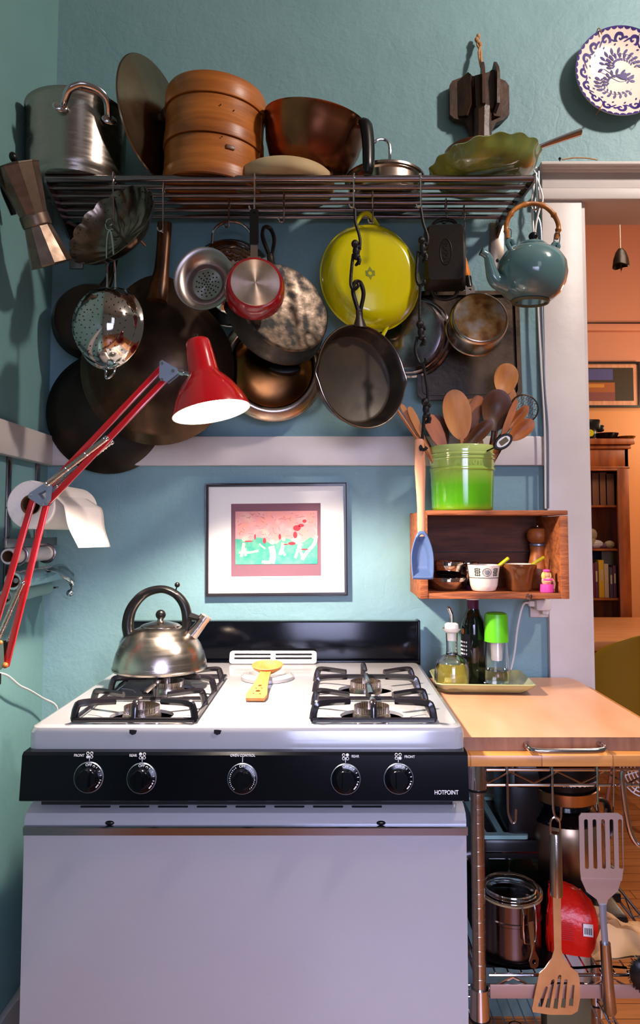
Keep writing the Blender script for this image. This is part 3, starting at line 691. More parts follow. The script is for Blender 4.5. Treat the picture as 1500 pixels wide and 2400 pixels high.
# cast iron skillet showing base
def skillet(o, k, r, dep, ma_out, ma_in, spout=True, hl=110, hw=22, floor_r=.78, base_up=True):
    def sf(rr, z, a):
        w = max(0, (rr/r-.85)/.15)
        b = (math.exp(-((a-0)/.13)**2)+math.exp(-((a-2*PI)/.13)**2)+math.exp(-((a-PI)/.13)**2)) if spout else 0
        return (rr*(1+.055*w*b), z)
    fr = r*floor_r
    if base_up: pr = [(0, dep), (fr-6, dep), (fr, dep+2), (fr+4, dep-2), (r*.94, dep*.45), (r-2, 0), (r, -2), (r-3, -4), (r*.9, 8), (fr, dep-8), (0, dep-7)]
    else: pr = [(0, -dep), (fr, -dep), (fr+5, -dep+5), (r*.95, -8), (r, -1), (r-1, 2), (r-4, 1), (r*.91, -8), (fr+1, -dep+10), (fr-5, -dep+5), (0, -dep+5)]
    m = MB(k); m.lathe(pr, 128, fn=sf)
    if not base_up:
        m.bm.faces.ensure_lookup_table()
        for f in m.bm.faces:
            c = f.calc_center_median()
            if c.z > -dep+2 and c.xy.length < fr+1: f.material_index = 1
    else:
        for f in m.bm.faces:
            c = f.calc_center_median()
            if c.z > dep-3 and c.xy.length < fr+2: f.material_index = 1
    m.build('pan_body', [ma_out, ma_in], o)
    m = MB(k); handle_tear(m, r-2, hl, hw); m.build('handle', ma_out, o)
o, k = hang('cast_iron_skillet', 'cast iron skillet hung with its worn brown base facing out', 'pan', 650, 740, 1.755, yaw=30, tilt=14, roll=0)
skillet(o, k, 126, 42, 'iron', 'ironworn', hl=118, hw=20, floor_r=.86)
# big brass toned lid
o, k = hang('brass_lid', 'large amber toned glossy steel lid with black loop handle under the cast iron skillet', 'lid', 638, 862, 1.865, yaw=10, tilt=2)
m = MB(k); m.lathe([(0, 18), (60, 15), (90, 8), (97, 4), (100, 8), (108, 9), (112, 5), (119, 3), (125, -4), (122, -7), (104, 2), (88, 2), (0, 12)], 80); m.build('lid', mat('amber_steel', '#8c5a2a', .2, 1, col2='#5d3c22', ns=5, rv=.08), o)
m = MB(k); m.lathe([(97.5, 8), (102, 9.4), (108, 9.4), (112, 6.5), (119, 4), (126, -3), (127, -5), (124, -6)], 80); m.build('rim', 'warmsteel', o)
m = MB(k); m.lathe([(0, 14), (30, 14), (34, 30), (28, 38), (0, 40)], 32, TM(26, -8, 0), ex=1.1, ey=.45); m.build('handle', 'black', o)
# yellow pan
o, k = hang('yellow_pan', 'round bright yellow enamelled pan hung showing its base', 'pan', 870, 648, 1.80, yaw=8, tilt=2, roll=4)
m = MB(k); m.lathe([(0, 36), (84, 36), (94, 34), (108, 22), (118, 6), (121, -8), (124, -10), (122, -13), (116, -9), (104, 14), (0, 28)], 80, ex=.97, ey=1.06); m.build('pan_body', 'yellow', o)
m = MB(k); m.plate([(0, 12), (6, 2), (11, 2), (11, -10), (4, -12), (0, -20), (-4, -12), (-11, -10), (-11, 2), (-6, 2)], 36, 36.6, [circ(0, -4, 5, 8)], TM(-10, -2, 0)); m.build('stamp', 'green', o)
for s in (1, -1):
    m = MB(k); m.tube([(-32, s*116, -6), (-24, s*132, -4), (-10, s*150, 0), (6, s*152, 0), (20, s*136, -4), (34, s*114, -6)], [6, 7, 8, 8, 7, 6], 10, sm=4, flat=(1.3, .7), up=(0, 0, 1)); m.build('loop_handle', 'yellow', o)
# steel pot hung on its side
o, k = hang('steel_pot', 'round steel pot seen from its scuffed base between yellow pan and griddle', 'pot', 965, 790, 1.865, yaw=-26, tilt=0)
m = MB(k); m.lathe([(0, 30), (72, 30), (80, 27), (82, 22), (84, 8), (89, 4), (90, -2), (90, -8), (94, -12), (94, -20), (89, -22), (84, -4), (78, 20), (0, 26)], 72); m.build('pot_body', mat('scuffed_steel', '#c0b4ba', .22, 1, col2='#66595e', ns=22, rv=.12, lo=.3, hi=.7), o)
m = MB(k); m.lathe([(0, 34), (20, 34), (22, 30), (0, 30)], 32, TM(-34, 12, 0)); m.build('base_mark', 'darksteel', o)
# griddle
o, k = hang('square_griddle', 'large square black griddle hanging flat against the wall', 'griddle', 1095, 812, 1.885, yaw=2, roll=1)
m = MB(k); m.plate(rrect(-122, -128, 122, 128, 20), 0, 8); m.plate(rrect(-122, -128, 122, 128, 20), 8, 15, [rrect(-112, -118, 112, 118, 14)])
m.plate(rrect(-110, -116, 110, 116, 14), 7, 9)
m.build('plate', mat('greasy_iron', '#241b16', .4, .4, col2='#54402f', ns=9, rv=.15, bump=.2, bs=80), o)
m = MB(k); m.plate(rrect(-12, -144, 12, -122, 6), 0, 8, [circ(0, -136, 4, 8)]); m.tube([(-14, 126, 6), (-12, 146, 6), (0, 158, 6), (12, 146, 6), (14, 126, 6)], 4, 8, sm=3); m.build('handle', 'iron', o)
# loaf pan
o, k = hang('loaf_pan', 'small rectangular cast iron loaf pan with oval mark on its base', 'loaf pan', 1043, 604, 1.775, yaw=-6, roll=0)
m = MB(k)
A = [rrect(-w, -h, w, h, r) for w, h, r in ((39, 64, 9), (41, 66, 10), (45, 70, 11), (49, 77, 10), (49, 77, 10))]; zs = [36, 33, 10, -8, -12]
V = [m._v([(p[0], p[1], z) for p in a], None) for a, z in zip(A, zs)]
m._f(V[0]); m._f(V[-1][::-1])
for a, b in zip(V, V[1:]):
    for i in range(len(a)): m._f([a[i], a[(i+1) % len(a)], b[(i+1) % len(a)], b[i]])
m.build('pan_body', 'iron', o, ang=30)
for s in (1, -1): m = MB(k); m.tube([(-30, s*74, -10), (-22, s*90, -10), (0, s*96, -10), (22, s*90, -10), (30, s*74, -10)], 4.5, 8, sm=3); m.build('handle', 'iron', o)
m = MB(k); m.tube([(13*math.cos(t), 30*math.sin(t), 36.4) for t in [j*PI/16 for j in range(32)]], 1.2, 5, closed=True); m.build('oval_mark', 'iron', o)
text('LODGE', 15*k, TM(0, 0, 36.5*k) @ RZ(90), 'iron', o, ext=.0006)
# dirty saucepan with orange handle
o, k = hang('stained_saucepan', 'stained aluminium saucepan hung by an orange handle, base outwards', 'pan', 1118, 760, 1.765, yaw=0, tilt=12, roll=0)
m = MB(k); m.lathe([(0, 34), (60, 34), (65, 31), (68, 22), (68, -24), (70, -26), (67, -28), (64, -22), (62, 26), (0, 30)], 64)
for f in m.bm.faces:
    if f.calc_center_median().z > 32.5: f.material_index = 1
m.build('pan_body', ['warmsteel', mat('burnt_base', '#c8b9a8', .45, .5, col2='#7a4a1c', col3='#b98a50', ns=20, lo=.34, hi=.62)], o)
m = MB(k); m.plate(rrect(-11, 64, 11, 96, 6), -4, 2, [circ(0, 84, 3, 8)], TM(-14, 0, 10)); m.build('handle_bracket', 'chrome', o)
m = MB(k); m.tube([(-15, 92, 6), (-18, 120, 4)], [9, 11], 12); m.build('handle_socket', 'black', o)
m = MB(k); m.tube([(-18, 118, 4), (-22, 150, 2), (-26, 190, 0)], [10.5, 10, 7], 12); m.build('handle', mat('orange_plastic', '#df7608', .3), o)
# second skillet showing inside
o, k = hang('open_skillet', 'cast iron skillet with pouring lips hung with its hollow inside facing out', 'pan', 850, 882, 1.655, yaw=31, tilt=2, roll=2)
skillet(o, k, 124, 44, 'iron', 'ironseat', hl=106, hw=19, base_up=False, floor_r=.83)
m = MB(k); m.tube([(122*math.cos(2*PI*j/90)*(1+.05*(math.exp(-((j%90)/90*2*PI/.13)**2)+math.exp(-((j/90*2*PI-PI)/.13)**2)+math.exp(-(((90-j)/90*2*PI)/.13)**2))), 122*math.sin(2*PI*j/90), 1.2) for j in range(90)], 1.3, 6, closed=True); m.build('worn_rim_highlight', 'warmsteel', o)  # thin bright ring paints a highlight onto the worn rim

# ============================================================ HOOKS
def shook(px, bi, py1, label, y=None, curl=9, dx=0):
    yb = BY[bi]; x0 = W(px, 440, yb).x; rb = .0105 if bi == 0 else .0085; yq = yb-rb-.0008
    zl = W(px, py1, yq).z; x1 = x0+dx*KK((0, yq, 2)); c = curl*KK((0, yq, 2))
    P = [(x0, yb+rb, ZS-.010), (x0, yb+rb, ZS), (x0, yb+rb*.7, ZS+rb*.8), (x0, yb, ZS+rb+.001), (x0, yb-rb*.75, ZS+rb*.75), (x0, yq, ZS), (x1, yq, zl+c)]
    P += [(x1-c*.25, yq, zl+c*.3), (x1-c, yq, zl), (x1-c*1.8, yq, zl+c*.4), (x1-c*2.1, yq, zl+c*1.6)]
    m = MB(); m.tube(P, .0022, 7, sm=3)
    o = m.build('hook', 'chrome'); return tag(o, label, 'hook', 'steel hooks hanging from the rack')
shook(268, 0, 540, 'long steel hook carrying the shiny colander', dx=3)
shook(385, 1, 542, 'steel hook holding the brown tubular handle of the wok', curl=6)
shook(538, 3, 532, 'steel hook holding the arched bail of the reflective lid', curl=6)
shook(598, 0, 492, 'steel hook through the black handle of the small red saucepan', curl=6)
shook(666, 2, 520, 'steel hook in the loop of the worn based cast iron skillet', curl=6)
shook(873, 2, 522, 'steel hook holding the loop of the yellow pan', curl=5)
shook(1044, 3, 524, 'steel hook holding the top loop of the small loaf pan', curl=6)
shook(1086, 4, 600, 'thin steel hook holding the stained saucepan by its orange handle', curl=5)
shook(1254, 0, 492, 'steel hook at the right end of the rack carrying the teapot', curl=6)
shook(829, 0, 486, 'steel hook holding the single iron figure hook above open skillet', curl=5)
shook(985, 0, 486, 'steel hook holding the long chain of iron figure hooks', curl=5)
# cast iron figure hooks
T['wrought'] = mat('wrought_iron', '#1f1b1c', .5, .5, bump=.3, bs=150)
def fig_hook(px, py, top, bot, label, y=1.64, flip=1):
    """small climbing iron figure at (px,py) with a wire going up to top and a curved tail down to bot"""
    p = W(px, py, y); k = KK(p)
    o = thing('figure_hook', label, 'hook', Matrix.Translation(p) @ RX(90), 'iron figure hooks')
    T_ = lambda q: ((q[0]-px)*flip, py-q[1])
    f = flip
    m = MB(k)
    m.ball((0, 17, 4), (9, 10, 8), seg=14); m.ball((-3*1, 16, 11), (5, 5, 4), seg=10)
    m.ball((2, 0, 2), (8, 13, 8), seg=14); m.ball((4, -13, 2), (9, 8, 8), seg=12)
    for s in (-1, 1):
        m.tube([(3*s, 8, 2+4*s), (8, 12, 4*s), (13, 6, 3*s)], [4, 3.5, 3], 7, sm=3)
        m.tube([(4, -12, 3*s), (10+s, -20, 4*s), (6+3*s, -30, 4*s)], [4.5, 4, 3.5], 7, sm=3)
        m.ball((6+3*s, -31, 4*s+2), (4, 3, 4), seg=8)
    m.build('figure', 'wrought', o)
    m = MB(k); P = [(q[0]-px, py-q[1], q[2] if len(q) > 2 else 0) for q in top]; m.tube(P, 3.6, 8, sm=4); m.build('hook_rod', 'wrought', o)
    m = MB(k); P = [(q[0]-px, py-q[1], q[2] if len(q) > 2 else 0) for q in bot]; m.tube(P, 3.8, 8, sm=4); m.build('tail_hook', 'wrought', o)
fig_hook(832, 590, [(832, 484, -6), (834, 520, -3), (842, 550), (844, 572), (838, 600)], [(828, 596), (824, 630), (822, 666), (828, 682, 4), (838, 676, 8), (838, 668, 8)], 'iron climbing figure hook from which the open skillet hangs', 1.635)
fig_hook(988, 582, [(988, 484, -6), (993, 520, -3), (1002, 552), (1002, 568), (994, 584)], [(980, 590), (976, 630), (976, 656), (982, 672, 4), (992, 668, 8), (992, 662, 8)], 'topmost iron figure hook in the long chain beside the yellow pan', 1.635)
fig_hook(984, 778, [(986, 668, 4), (984, 700), (984, 740), (984, 770)], [(978, 790), (973, 820), (980, 846), (988, 856, 4), (996, 850, 8), (996, 842, 8)], 'middle iron figure hook in the long chain over the steel pot', 1.63)
fig_hook(996, 960, [(992, 852, 4), (996, 872), (1002, 910), (1002, 945)], [(994, 975), (991, 1010), (988, 1040, 2), (986, 1052, 8), (992, 1056, 14), (998, 1050, 16)], 'lowest iron figure hook in the long chain, holding the blue spatula', 1.625)
# blue spatula
o, k = hang('silicone_spatula', 'slate blue silicone spatula with pale wooden handle hanging from the figure chain', 'spatula', 987, 1200, 1.622, yaw=0, roll=1)
m = MB(k)
V = []
for y_, w, t in ((-57, 9, 5), (-30, 10, 5), (10, 9, 5), (40, 10, 6), (100, 13, 7), (140, 12, 7), (168, 11, 6), (172, 8, 5)):
    V.append(m._v([(w*math.cos(a)*1.0, y_, t*math.sin(a)) for a in [2*PI*j/20 for j in range(20)]], None))
for a, b in zip(V, V[1:]):
    for i in range(20): m._f([a[i], a[(i+1) % 20], b[(i+1) % 20], b[i]])
m._f(V[0]); m._f(V[-1][::-1])
m.mi = 1; m.lathe([(0, 0), (4.5, 0), (4.5, .8), (0, 1)], 14, TM(2, 150, 7.2), ey=1.7)
m.build('handle', ['wood4', 'hole'], o)
m = MB(k)
out = smooth_path([(-8, -46, 0), (-20, -72, 0), (-26, -100, 0), (-26, -130, 0), (-24, -152, 0), (-20, -156, 0), (20, -157, 0), (24, -152, 0), (26, -130, 0), (26, -100, 0), (20, -72, 0), (8, -46, 0)], 4, True)
V = []
for s_, z in ((.96, -5), (1, -2), (1, 4), (.95, 6), (.84, 5), (.70, -1), (.4, -2), (.1, -2)): V.append(m._v([(q.x*s_, -104+(q.y+104)*s_, z) for q in out], None))
m._f(V[0]); m._f(V[-1])
for a, b in zip(V, V[1:]):
    for i in range(len(a)): m._f([a[i], a[(i+1) % len(a)], b[(i+1) % len(a)], b[i]])
m.build('blade', 'blue', o, ang=60)

# ============================================================ THINGS ON THE WALLS
o, k = hang('framed_picture', 'black framed pink and green picture with white mat above the stove', 'picture', 648, 1264, YW-.012, roll=.5)
m = MB(k); ow, oh, fw = 166, 132, 8
m.plate([(-ow, -oh), (ow, -oh), (ow, oh), (-ow, oh)], -9, 9, [[(-ow+fw, -oh+fw), (ow-fw, -oh+fw), (ow-fw, oh-fw), (-ow+fw, oh-fw)]])
m.plate([(-ow+3, -oh+3), (ow-3, -oh+3), (ow-3, oh-3), (-ow+3, oh-3)], 9, 11, [[(-ow+fw, -oh+fw), (ow-fw, -oh+fw), (ow-fw, oh-fw), (-ow+fw, oh-fw)]])
m.build('frame', 'frame', o)
m = MB(k); ax0, ax1, ay0, ay1 = -106, 104, -86, 84
m.plate([(-ow+fw-1, -oh+fw-1), (ow-fw+1, -oh+fw-1), (ow-fw+1, oh-fw+1), (-ow+fw-1, oh-fw+1)], 0, 3, [[(ax0, ay0), (ax1, ay0), (ax1, ay1), (ax0, ay1)]]); m.build('mat_board', 'matboard', o)
m = MB(k); m.box((-1, -1, 0), (214, 174, 2)); m.build('inner_mat', 'mauve', o)
T['art'] = mat('pink_paint', '#dc9385', .8, col2='#d9a59c', ns=30, col3='#d88f90')
T['artg'] = mat('green_paint', '#2f8f7d', .8, col2='#5f9f88', ns=40)
T['artr'] = mat('crimson_paint', '#b8303c', .8); T['artw'] = mat('pale_paint', '#e6b9a2', .8)
random.seed(5)
m = MB(k); m.box((0, 4, 1.4), (192, 124, 1.4))
m.mi = 1; gr = [(-96, -58), (96, -58), (96, -6)]+[(96-192*i/12, -4+9*math.sin(i*1.7)+(6 if i > 8 else 0)) for i in range(1, 12)]+[(-96, 2)]
m.plate(gr, 2, 2.4)
m.mi = 2
for x, y, a, b in ((48, 26, 9, 7), (58, 32, 7, 4), (-28, -3, 4, 7), (36, -10, 9, 4), (-66, -4, 12, 1.5), (8, 6, 3, 7), (66, -24, 9, 1.8), (66, 42, 5, 4), (44, 10, 5, 8), (-50, 6, 2, 7), (20, -12, 8, 1.5)): m.plate(circ(x, y, a, 9, b, .3+x), 2.6, 2.8)
m.mi = 3
for P, r in (([(60, -48), (72, -30), (88, -12), (94, 8)], 4), ([(-12, -56), (-8, -36), (-12, -16)], 7), ([(44, -44), (50, -26), (54, -8)], 3), ([(8, -36), (14, -20), (16, -8)], 4), ([(-82, -40), (-78, -20), (-76, -8)], 3.4), ([(-72, -38), (-74, -20)], 3), ([(-88, -30), (-62, -30), (-42, -26)], 2.4), ([(62, -42), (56, -26), (54, -8)], 3), ([(-26, -22), (-36, -14), (-40, -10)], 2), ([(40, -2), (50, -10), (62, -14)], 2), ([(20, -38), (14, -28)], 3), ([(-34, -52), (-20, -54), (-8, -52)], 3.5)):
    m.tube([(x, y, 2.4) for x, y in P], r, 8, sm=3, flat=(.12, 1), up=(0, 0, 1))
for x, y, r_ in ((-10, -6, 6), (54, 4, 4), (17, 0, 4.5), (-76, 0, 4.5)): m.plate(circ(x, y, r_, 12), 2.5, 2.9)
m.mi = 4
for i in range(60):
    x, y = random.uniform(-92, 92), random.uniform(0, 60); a_ = random.uniform(0, PI); L_ = random.uniform(4, 14)
    m.tube([(x, y, 2.3), (min(94, x+L_*math.cos(a_)), min(62, y+L_*.6*math.sin(a_)), 2.3)], .5, 4, flat=(.3, 1))
m.build('artwork', ['art', 'artg', 'artr', 'artw', mat('pencil_line', '#a86a66', .9)], o)
T['picglass'] = T['glass']

# plate on the wall
o, k = hang('wall_plate', 'cream and cobalt blue painted plate hung on the wall at upper right', 'plate', 1446, 183, YW-.008)
zp = lambda r: 14+16*max(0, (r-62)/46)**1.3
m = MB(k); m.lathe([(0, 14), (60, 14), (80, zp(80)), (95, zp(95)), (104, zp(104)), (107, zp(107)), (107, zp(107)-3), (100, 20), (66, 8), (50, 6), (0, 6)], 96)
m.mi = 1
def rib(pts, w, mm=None):
    P = smooth_path([(x, y, 0) for x, y in pts], 4); n = len(P); Lr = []; Rr = []
    for i, p in enumerate(P):
        t = (P[min(i+1, n-1)]-P[max(i-1, 0)]).normalized(); nn = Vector((-t.y, t.x, 0)); ww = w*(.35+.65*math.sin(PI*min(1, max(0, (i+.5)/n))))
        for S, sg in ((Lr, 1), (Rr, -1)):
            q = p+nn*ww*sg; S.append((q.x, q.y, zp(q.xy.length)+.35))
    m.grid([Lr, Rr])
LFC = [0]
def leaf(x, y, L, w, a):
    LFC[0] += 1; P = []; ca, sa = math.cos(a), math.sin(a)
    for t, ww in ((0, 0), (.25, .8), (.55, 1), (.85, .7), (1, 0)): P.append((t*L, ww*w/2))
    A = []; B = []
    for px_, py_ in P:
        for S, sg in ((A, 1), (B, -1)):
            X = x+ca*px_-sa*py_*sg+.12*px_*-sa; Y = y+sa*px_+ca*py_*sg+.12*px_*ca; S.append((X, Y, zp(math.hypot(X, Y))+.35+.025*(LFC[0] % 40)))
    m.grid([A, B])
for i in range(16):
    a = 2*PI*i/16; cr_, sr_ = math.cos(a), math.sin(a); flip = 1 if i % 2 else -1
    def tr(u, v): # u tangential, v radial
        rr = 83+v*1.05; aa = a+u*1.12/83*flip; return (rr*math.cos(aa), rr*math.sin(aa))
    rib([tr(14, -8), tr(6, -10), tr(-4, -9), tr(-9, -1), tr(-5, 8), tr(3, 8), tr(6, 2), tr(2, -2), tr(-1, 1)], 3.4)
    leaf(*tr(12, 3), 9, 5.5, a+PI/2)
for i in range(16):
    a = 2*PI*i/16; w_ = 2*PI/16
    rib([((80+(9 if (i+q_ // 4) % 2 else -7)*math.cos(q_*PI/4))*math.cos(a+w_*q_/4), (80+(9 if (i+q_ // 4) % 2 else -7)*math.cos(q_*PI/4))*math.sin(a+w_*q_/4)) for q_ in range(4)], 1.8)
    leaf(73*math.cos(a+.1), 73*math.sin(a+.1), 7, 4, a+2.2)
for i in range(44):
    a = 2*PI*i/44; 
    q = [((106-d)*math.cos(a+e), (106-d)*math.sin(a+e)) for d, e in ((0, -.075), (3.5, -.05), (5.5, 0), (3.5, .05), (0, .075))]
    A = [(x, y, zp(math.hypot(x, y))+.4) for x, y in q]; B = [(107*math.cos(a+e), 107*math.sin(a+e), zp(107)+.4) for e in (-.075, -.04, 0, .04, .075)]
    m.grid([A, B])
for (cx_, cy_, rr, a0, a1) in ((8, 20, 26, 200, 10), (-4, -22, 28, 20, 215), (-6, -20, 40, 170, 330), (4, 22, 38, 180, -20)):
    n = 10; pts = [(cx_+rr*math.cos(R(a0+(a1-a0)*i/n)), cy_+rr*.72*math.sin(R(a0+(a1-a0)*i/n))) for i in range(n+1)]
    rib(pts, .6)
    for i in range(n):
        x, y = pts[i]; a = math.atan2(y-cy_, x-cx_)
        if math.hypot(x, y) < 60: leaf(x, y, 14+4*math.sin(i*.6), 6.5, a-.6); leaf(x, y, 9, 4.5, a+PI+.5)
rib([(-46, 10), (-36, 12), (-24, 4), (-10, -4), (4, -12), (18, -14)], 1); rib([(-46, 6), (-30, -2), (-16, -10), (0, -18), (16, -16)], .8)
leaf(-6, 0, 22, 9, -.7); leaf(14, -14, 18, 8, 1.5); leaf(18, -14, 20, 7, .5); leaf(-50, 6, 12, 8, .3); leaf(10, 2, 12, 6, -1.8)
m.build('dish', ['cream', 'bluepaint'], o, ang=60)
m = MB(k)
for a in (118, 62, 240, 300):
    c_, s_ = math.cos(R(a)), math.sin(R(a)); m.tube([(96*c_, 96*s_, 30), (108*c_, 108*s_, 34), (113*c_, 113*s_, 28), (108*c_, 108*s_, 6), (92*c_, 92*s_, 3)], 1.1, 6, sm=2)
m.build('wire_hanger', 'cane', o)

# carved wooden piece on a rope
o, k = hang('carved_wooden_mold', 'dark carved wooden piece with fins hung from a knotted rope', 'wood carving', 1126, 250, YW-.04)
m = MB(k)
m.plate([(-70, -14), (-70, 58), (-64, 68), (-34, 80), (34, 80), (62, 68), (70, 56), (70, -12), (56, -26), (38, -34), (28, -54), (26, -90), (-20, -90), (-22, -54), (-34, -30), (-60, -24)], -26, -8)
# side wings, front facets
for s in (-1, 1):
    m.plate([(-1, 0), (-1, 74), (8, 84), (42, 64), (46, 50), (46, -4), (36, -20), (12, -26)] if s > 0 else [(1, 0), (12, -24), (40, -18), (48, -4), (48, 52), (40, 64), (8, 78), (1, 70)], -3, 4,
            m=TM(18 if s > 0 else -22, 0, 12) @ RY(38 if s > 0 else 142))
for x, a in ((4, 96), (32, 84)):
    m.plate([(-30, -30), (26, -10), (30, 60), (24, 78), (8, 100), (-30, 70)], -3.5, 3.5, m=TM(x, 0, 6) @ RY(-a))
m.plate([(-16, 64), (-14, -8), (-2, -20), (12, -22), (26, -12), (30, 4), (30, 76)], 4, 18)
V = []
for y_, w, t in ((-10, 22, 26), (-30, 21, 24), (-54, 20, 20), (-76, 22, 18), (-94, 26, 20)): V.append(m._v([(4+w*math.cos(a), y_, t*math.sin(a)) for a in [2*PI*(j+.5)/10 for j in range(10)]], None))
for a, b in zip(V, V[1:]):
    for i in range(10): m._f([a[i], a[(i+1) % 10], b[(i+1) % 10], b[i]])
m._f(V[0]); m._f(V[-1])
m.build('carving', 'brownwood', o, ang=25)
m = MB(k)
m.tube([(2, 176, -26), (-2, 160, -14), (4, 140, -8), (3, 110, 2), (6, 86, 12)], 3, 7, sm=5); m.tube([(0, 178, -26), (5, 156, -12), (-1, 138, -6), (0, 108, 0), (2, 84, 10)], 2.6, 7, sm=5)
for q in ((0, 168, -16), (4, 160, -12), (-3, 176, -18), (1, 184, -18)): m.ball(q, (5, 7, 5), seg=10, n=6)
m.build('rope', 'rope', o)

# teapot
o, k = hang('teapot', 'round teal glazed teapot with cane handle hanging by the door casing', 'teapot', 1246, 640, 1.665, yaw=6, tilt=-4, roll=-2)
m = MB(k); m.lathe([(0, -68), (40, -68), (44, -64), (50, -62), (66, -48), (78, -24), (82, 0), (78, 24), (64, 46), (44, 58), (34, 61), (32, 59), (0, 59)], 72, LY); m.build('body', 'tealglaze', o)
m = MB(k); m.lathe([(0, -66), (36, -66), (38, -71), (42, -71), (45, -66)], 56, LY); m.build('foot_ring', 'greybox', o)
m = MB(k); m.lathe([(36, 59), (36, 63), (30, 69), (16, 75), (5, 77), (0, 77)], 40, LY); ld = m.build('lid', 'tealglaze', o)
m = MB(k); m.ball((0, 86, 0), (11, 10, 11)); m.build('lid_knob', 'black', ld)
m = MB(k); m.tube([(-62, -34, 8), (-92, -26, 14), (-106, 2, 18), (-114, 24, 20), (-128, 32, 22)], [22, 17, 12, 9, 8], 16, sm=5); m.tube([(-126, 31, 22), (-131, 33, 22.6)], [8.5, 9.5], 12); m.build('spout', 'tealglaze', o)
for s in (-1, 1): m = MB(k); m.tube([(s*52, 48, 0), (s*62, 66, 0), (s*54, 74, 0), (s*46, 62, 0)], 6, 8, sm=3); m.build('handle_lug', 'tealglaze', o)
m = MB(k); P = smooth_path([(-62, 76, 0), (-66, 110, 0), (-50, 142, 0), (-18, 160, 0), (18, 160, 0), (44, 144, 0), (60, 116, 0), (56, 84, 0)], 6)
r_ = [5.5+(2.2 if i % 7 == 3 else 0) for i in range(len(P))]; m.tube(P, r_, 10); hd = m.build('cane_handle', 'cane', o)
m = MB(k)
for x in (-62, 56): m.tube([(x-5, 60, 0), (x-7, 80, 4), (x-5, 96, 5), (x+5, 96, 5), (x+7, 80, 4), (x+5, 60, 0)], 1.2, 6, sm=3)
m.build('wire_link', 'chrome', hd)

# moka pot on the left wall
o, k = hang('moka_pot', 'tarnished faceted aluminium moka pot hanging on the left wall', 'moka pot', 80, 508, 1.56, yaw=-6, tilt=-26, roll=11)
m = MB(k); n = 10
m.lathe([(0, -112), (47, -112), (50, -108), (31, -22), (31, -20)], n, LY, a0=.3)
m.lathe([(33, -22), (34, -19), (34, 1), (33, 4)], 40, LY)
m.lathe([(32, 2), (53, 112), (49, 112), (30, 6)], n, LY, a0=.3)
pb = m.build('body', mat('old_aluminium', '#8f7a6a', .36, .85, col2='#6d5a4c', ns=25, rv=.08), o, ang=12)
m = MB(k); m.lathe([(0, 122), (20, 119), (54, 113), (54, 110), (0, 110)], n, LY, a0=.3); ld = m.build('lid', mat('dull_lid', '#4c4038', .45, .7), o, ang=12)
m = MB(k); m.ball((2, 130, 0), (9, 12, 9)); m.build('knob', 'black', ld)
m = MB(k); m.plate([(-14, 0), (14, 0), (0, -44)], 0, 1.5, m=TM(-28, 110, 44) @ RY(-30) @ RX(12)); m.build('pour_lip', T['darksteel'], o)
m = MB(k); m.tube([(-36, 98, -30), (-62, 96, -46), (-74, 76, -52), (-74, 20, -52)], [7, 9, 9, 7], 8, sm=4); m.build('handle', 'black', o)
q = W(38, 436, 1.60); m = MB(); m.tube([(XL, q.y+.02, q.z+.02), (q.x-.03, q.y+.02, q.z+.02), (q.x-.025, q.y+.02, q.z+.035)], .0025, 6, sm=2); tag(m.build('nail', 'bar'), 'nail in left wall behind the moka pot', 'nail')

# ============================================================ RED DESK LAMP
LYD = 1.42
o, k = hang('desk_lamp', 'red balanced arm lamp reaching in from the left wall, lit', 'lamp', 100, 1160, LYD)
def lp(px, py, z=0): return (px-100, 1160-py, z)
SHM = TM(*lp(494, 965)) @ RZ(12.3) @ RX(-5)
m = MB(k); m.lathe([(93, 0), (92, 6), (82, 34), (66, 62), (52, 80), (40, 92), (37, 98), (36, 104), (33, 140), (30, 172), (27, 180), (20, 184), (0, 185)], 64, SHM @ LY)
m.mi = 1; m.lathe([(93, 0), (91, 0), (80, 34), (64, 61), (50, 79), (38, 91), (35, 98), (34, 104), (31, 140), (28, 172), (0, 178)], 64, SHM @ LY)
sh = m.build('lamp_shade', ['red', mat('shade_inside', '#f4efe8', .6)], o, nr=False)
bpy.context.view_layer.update()
m = MB(k); m.lathe([(0, 14), (22, 17), (33, 26), (36, 38), (30, 56), (18, 76), (14, 92), (14, 120), (0, 122)], 32, SHM @ LY); m.build('bulb', mat('glowing_bulb', '#ffffff', .5, emit='#ffe9cf', es=60), sh)
m = MB(k); m.tube([(0, 184, 0), (0, 196, 0)], 4, 8, m=SHM); m.build('switch', 'black', sh)
m = MB(k); m.tube([lp(408, 868, 2), lp(440, 873, 2)], 5.5, 10); m.tube([lp(420, 869, 2), lp(428, 871, 2)], 8, 10); m.build('shade_pivot', 'chrome', o)
def pl(pts, z0, z1, holes=()): return ([(p[0]-100, 1160-p[1]) for p in pts], z0, z1, [[(p[0]-100, 1160-p[1]) for p in h] for h in holes])
m = MB(k)
for z in (-11, 7): m.plate(*pl([(372, 846), (378, 842), (402, 856), (414, 862), (416, 872), (410, 878), (390, 894), (380, 892), (371, 884)], z, z+3))
m.mi = 1
for p in ((404, 868), (378, 889), (378, 850)): m.lathe([(0, 0), (4.5, 0), (3.5, 2.5), (0, 3)], 12, TM(*lp(*p, 10)))
m.build('upper_bracket', ['silverpaint', 'chrome'], o)
m = MB(k)
for z in (-13, 9): m.plate(*pl([(104, 1136), (122, 1132), (126, 1142), (124, 1172), (116, 1184), (104, 1188), (88, 1178), (70, 1166), (74, 1156)], z, z+3, [[(94, 1158), (112, 1148), (112, 1168), (104, 1172)]]))
m.mi = 1
for p in ((75, 1162), (107, 1182), (118, 1176), (112, 1138)): m.lathe([(0, 0), (4.5, 0), (3.5, 2.5), (0, 3)], 12, TM(*lp(*p, 12)))
m.build('elbow_bracket', ['silverpaint', 'chrome'], o)
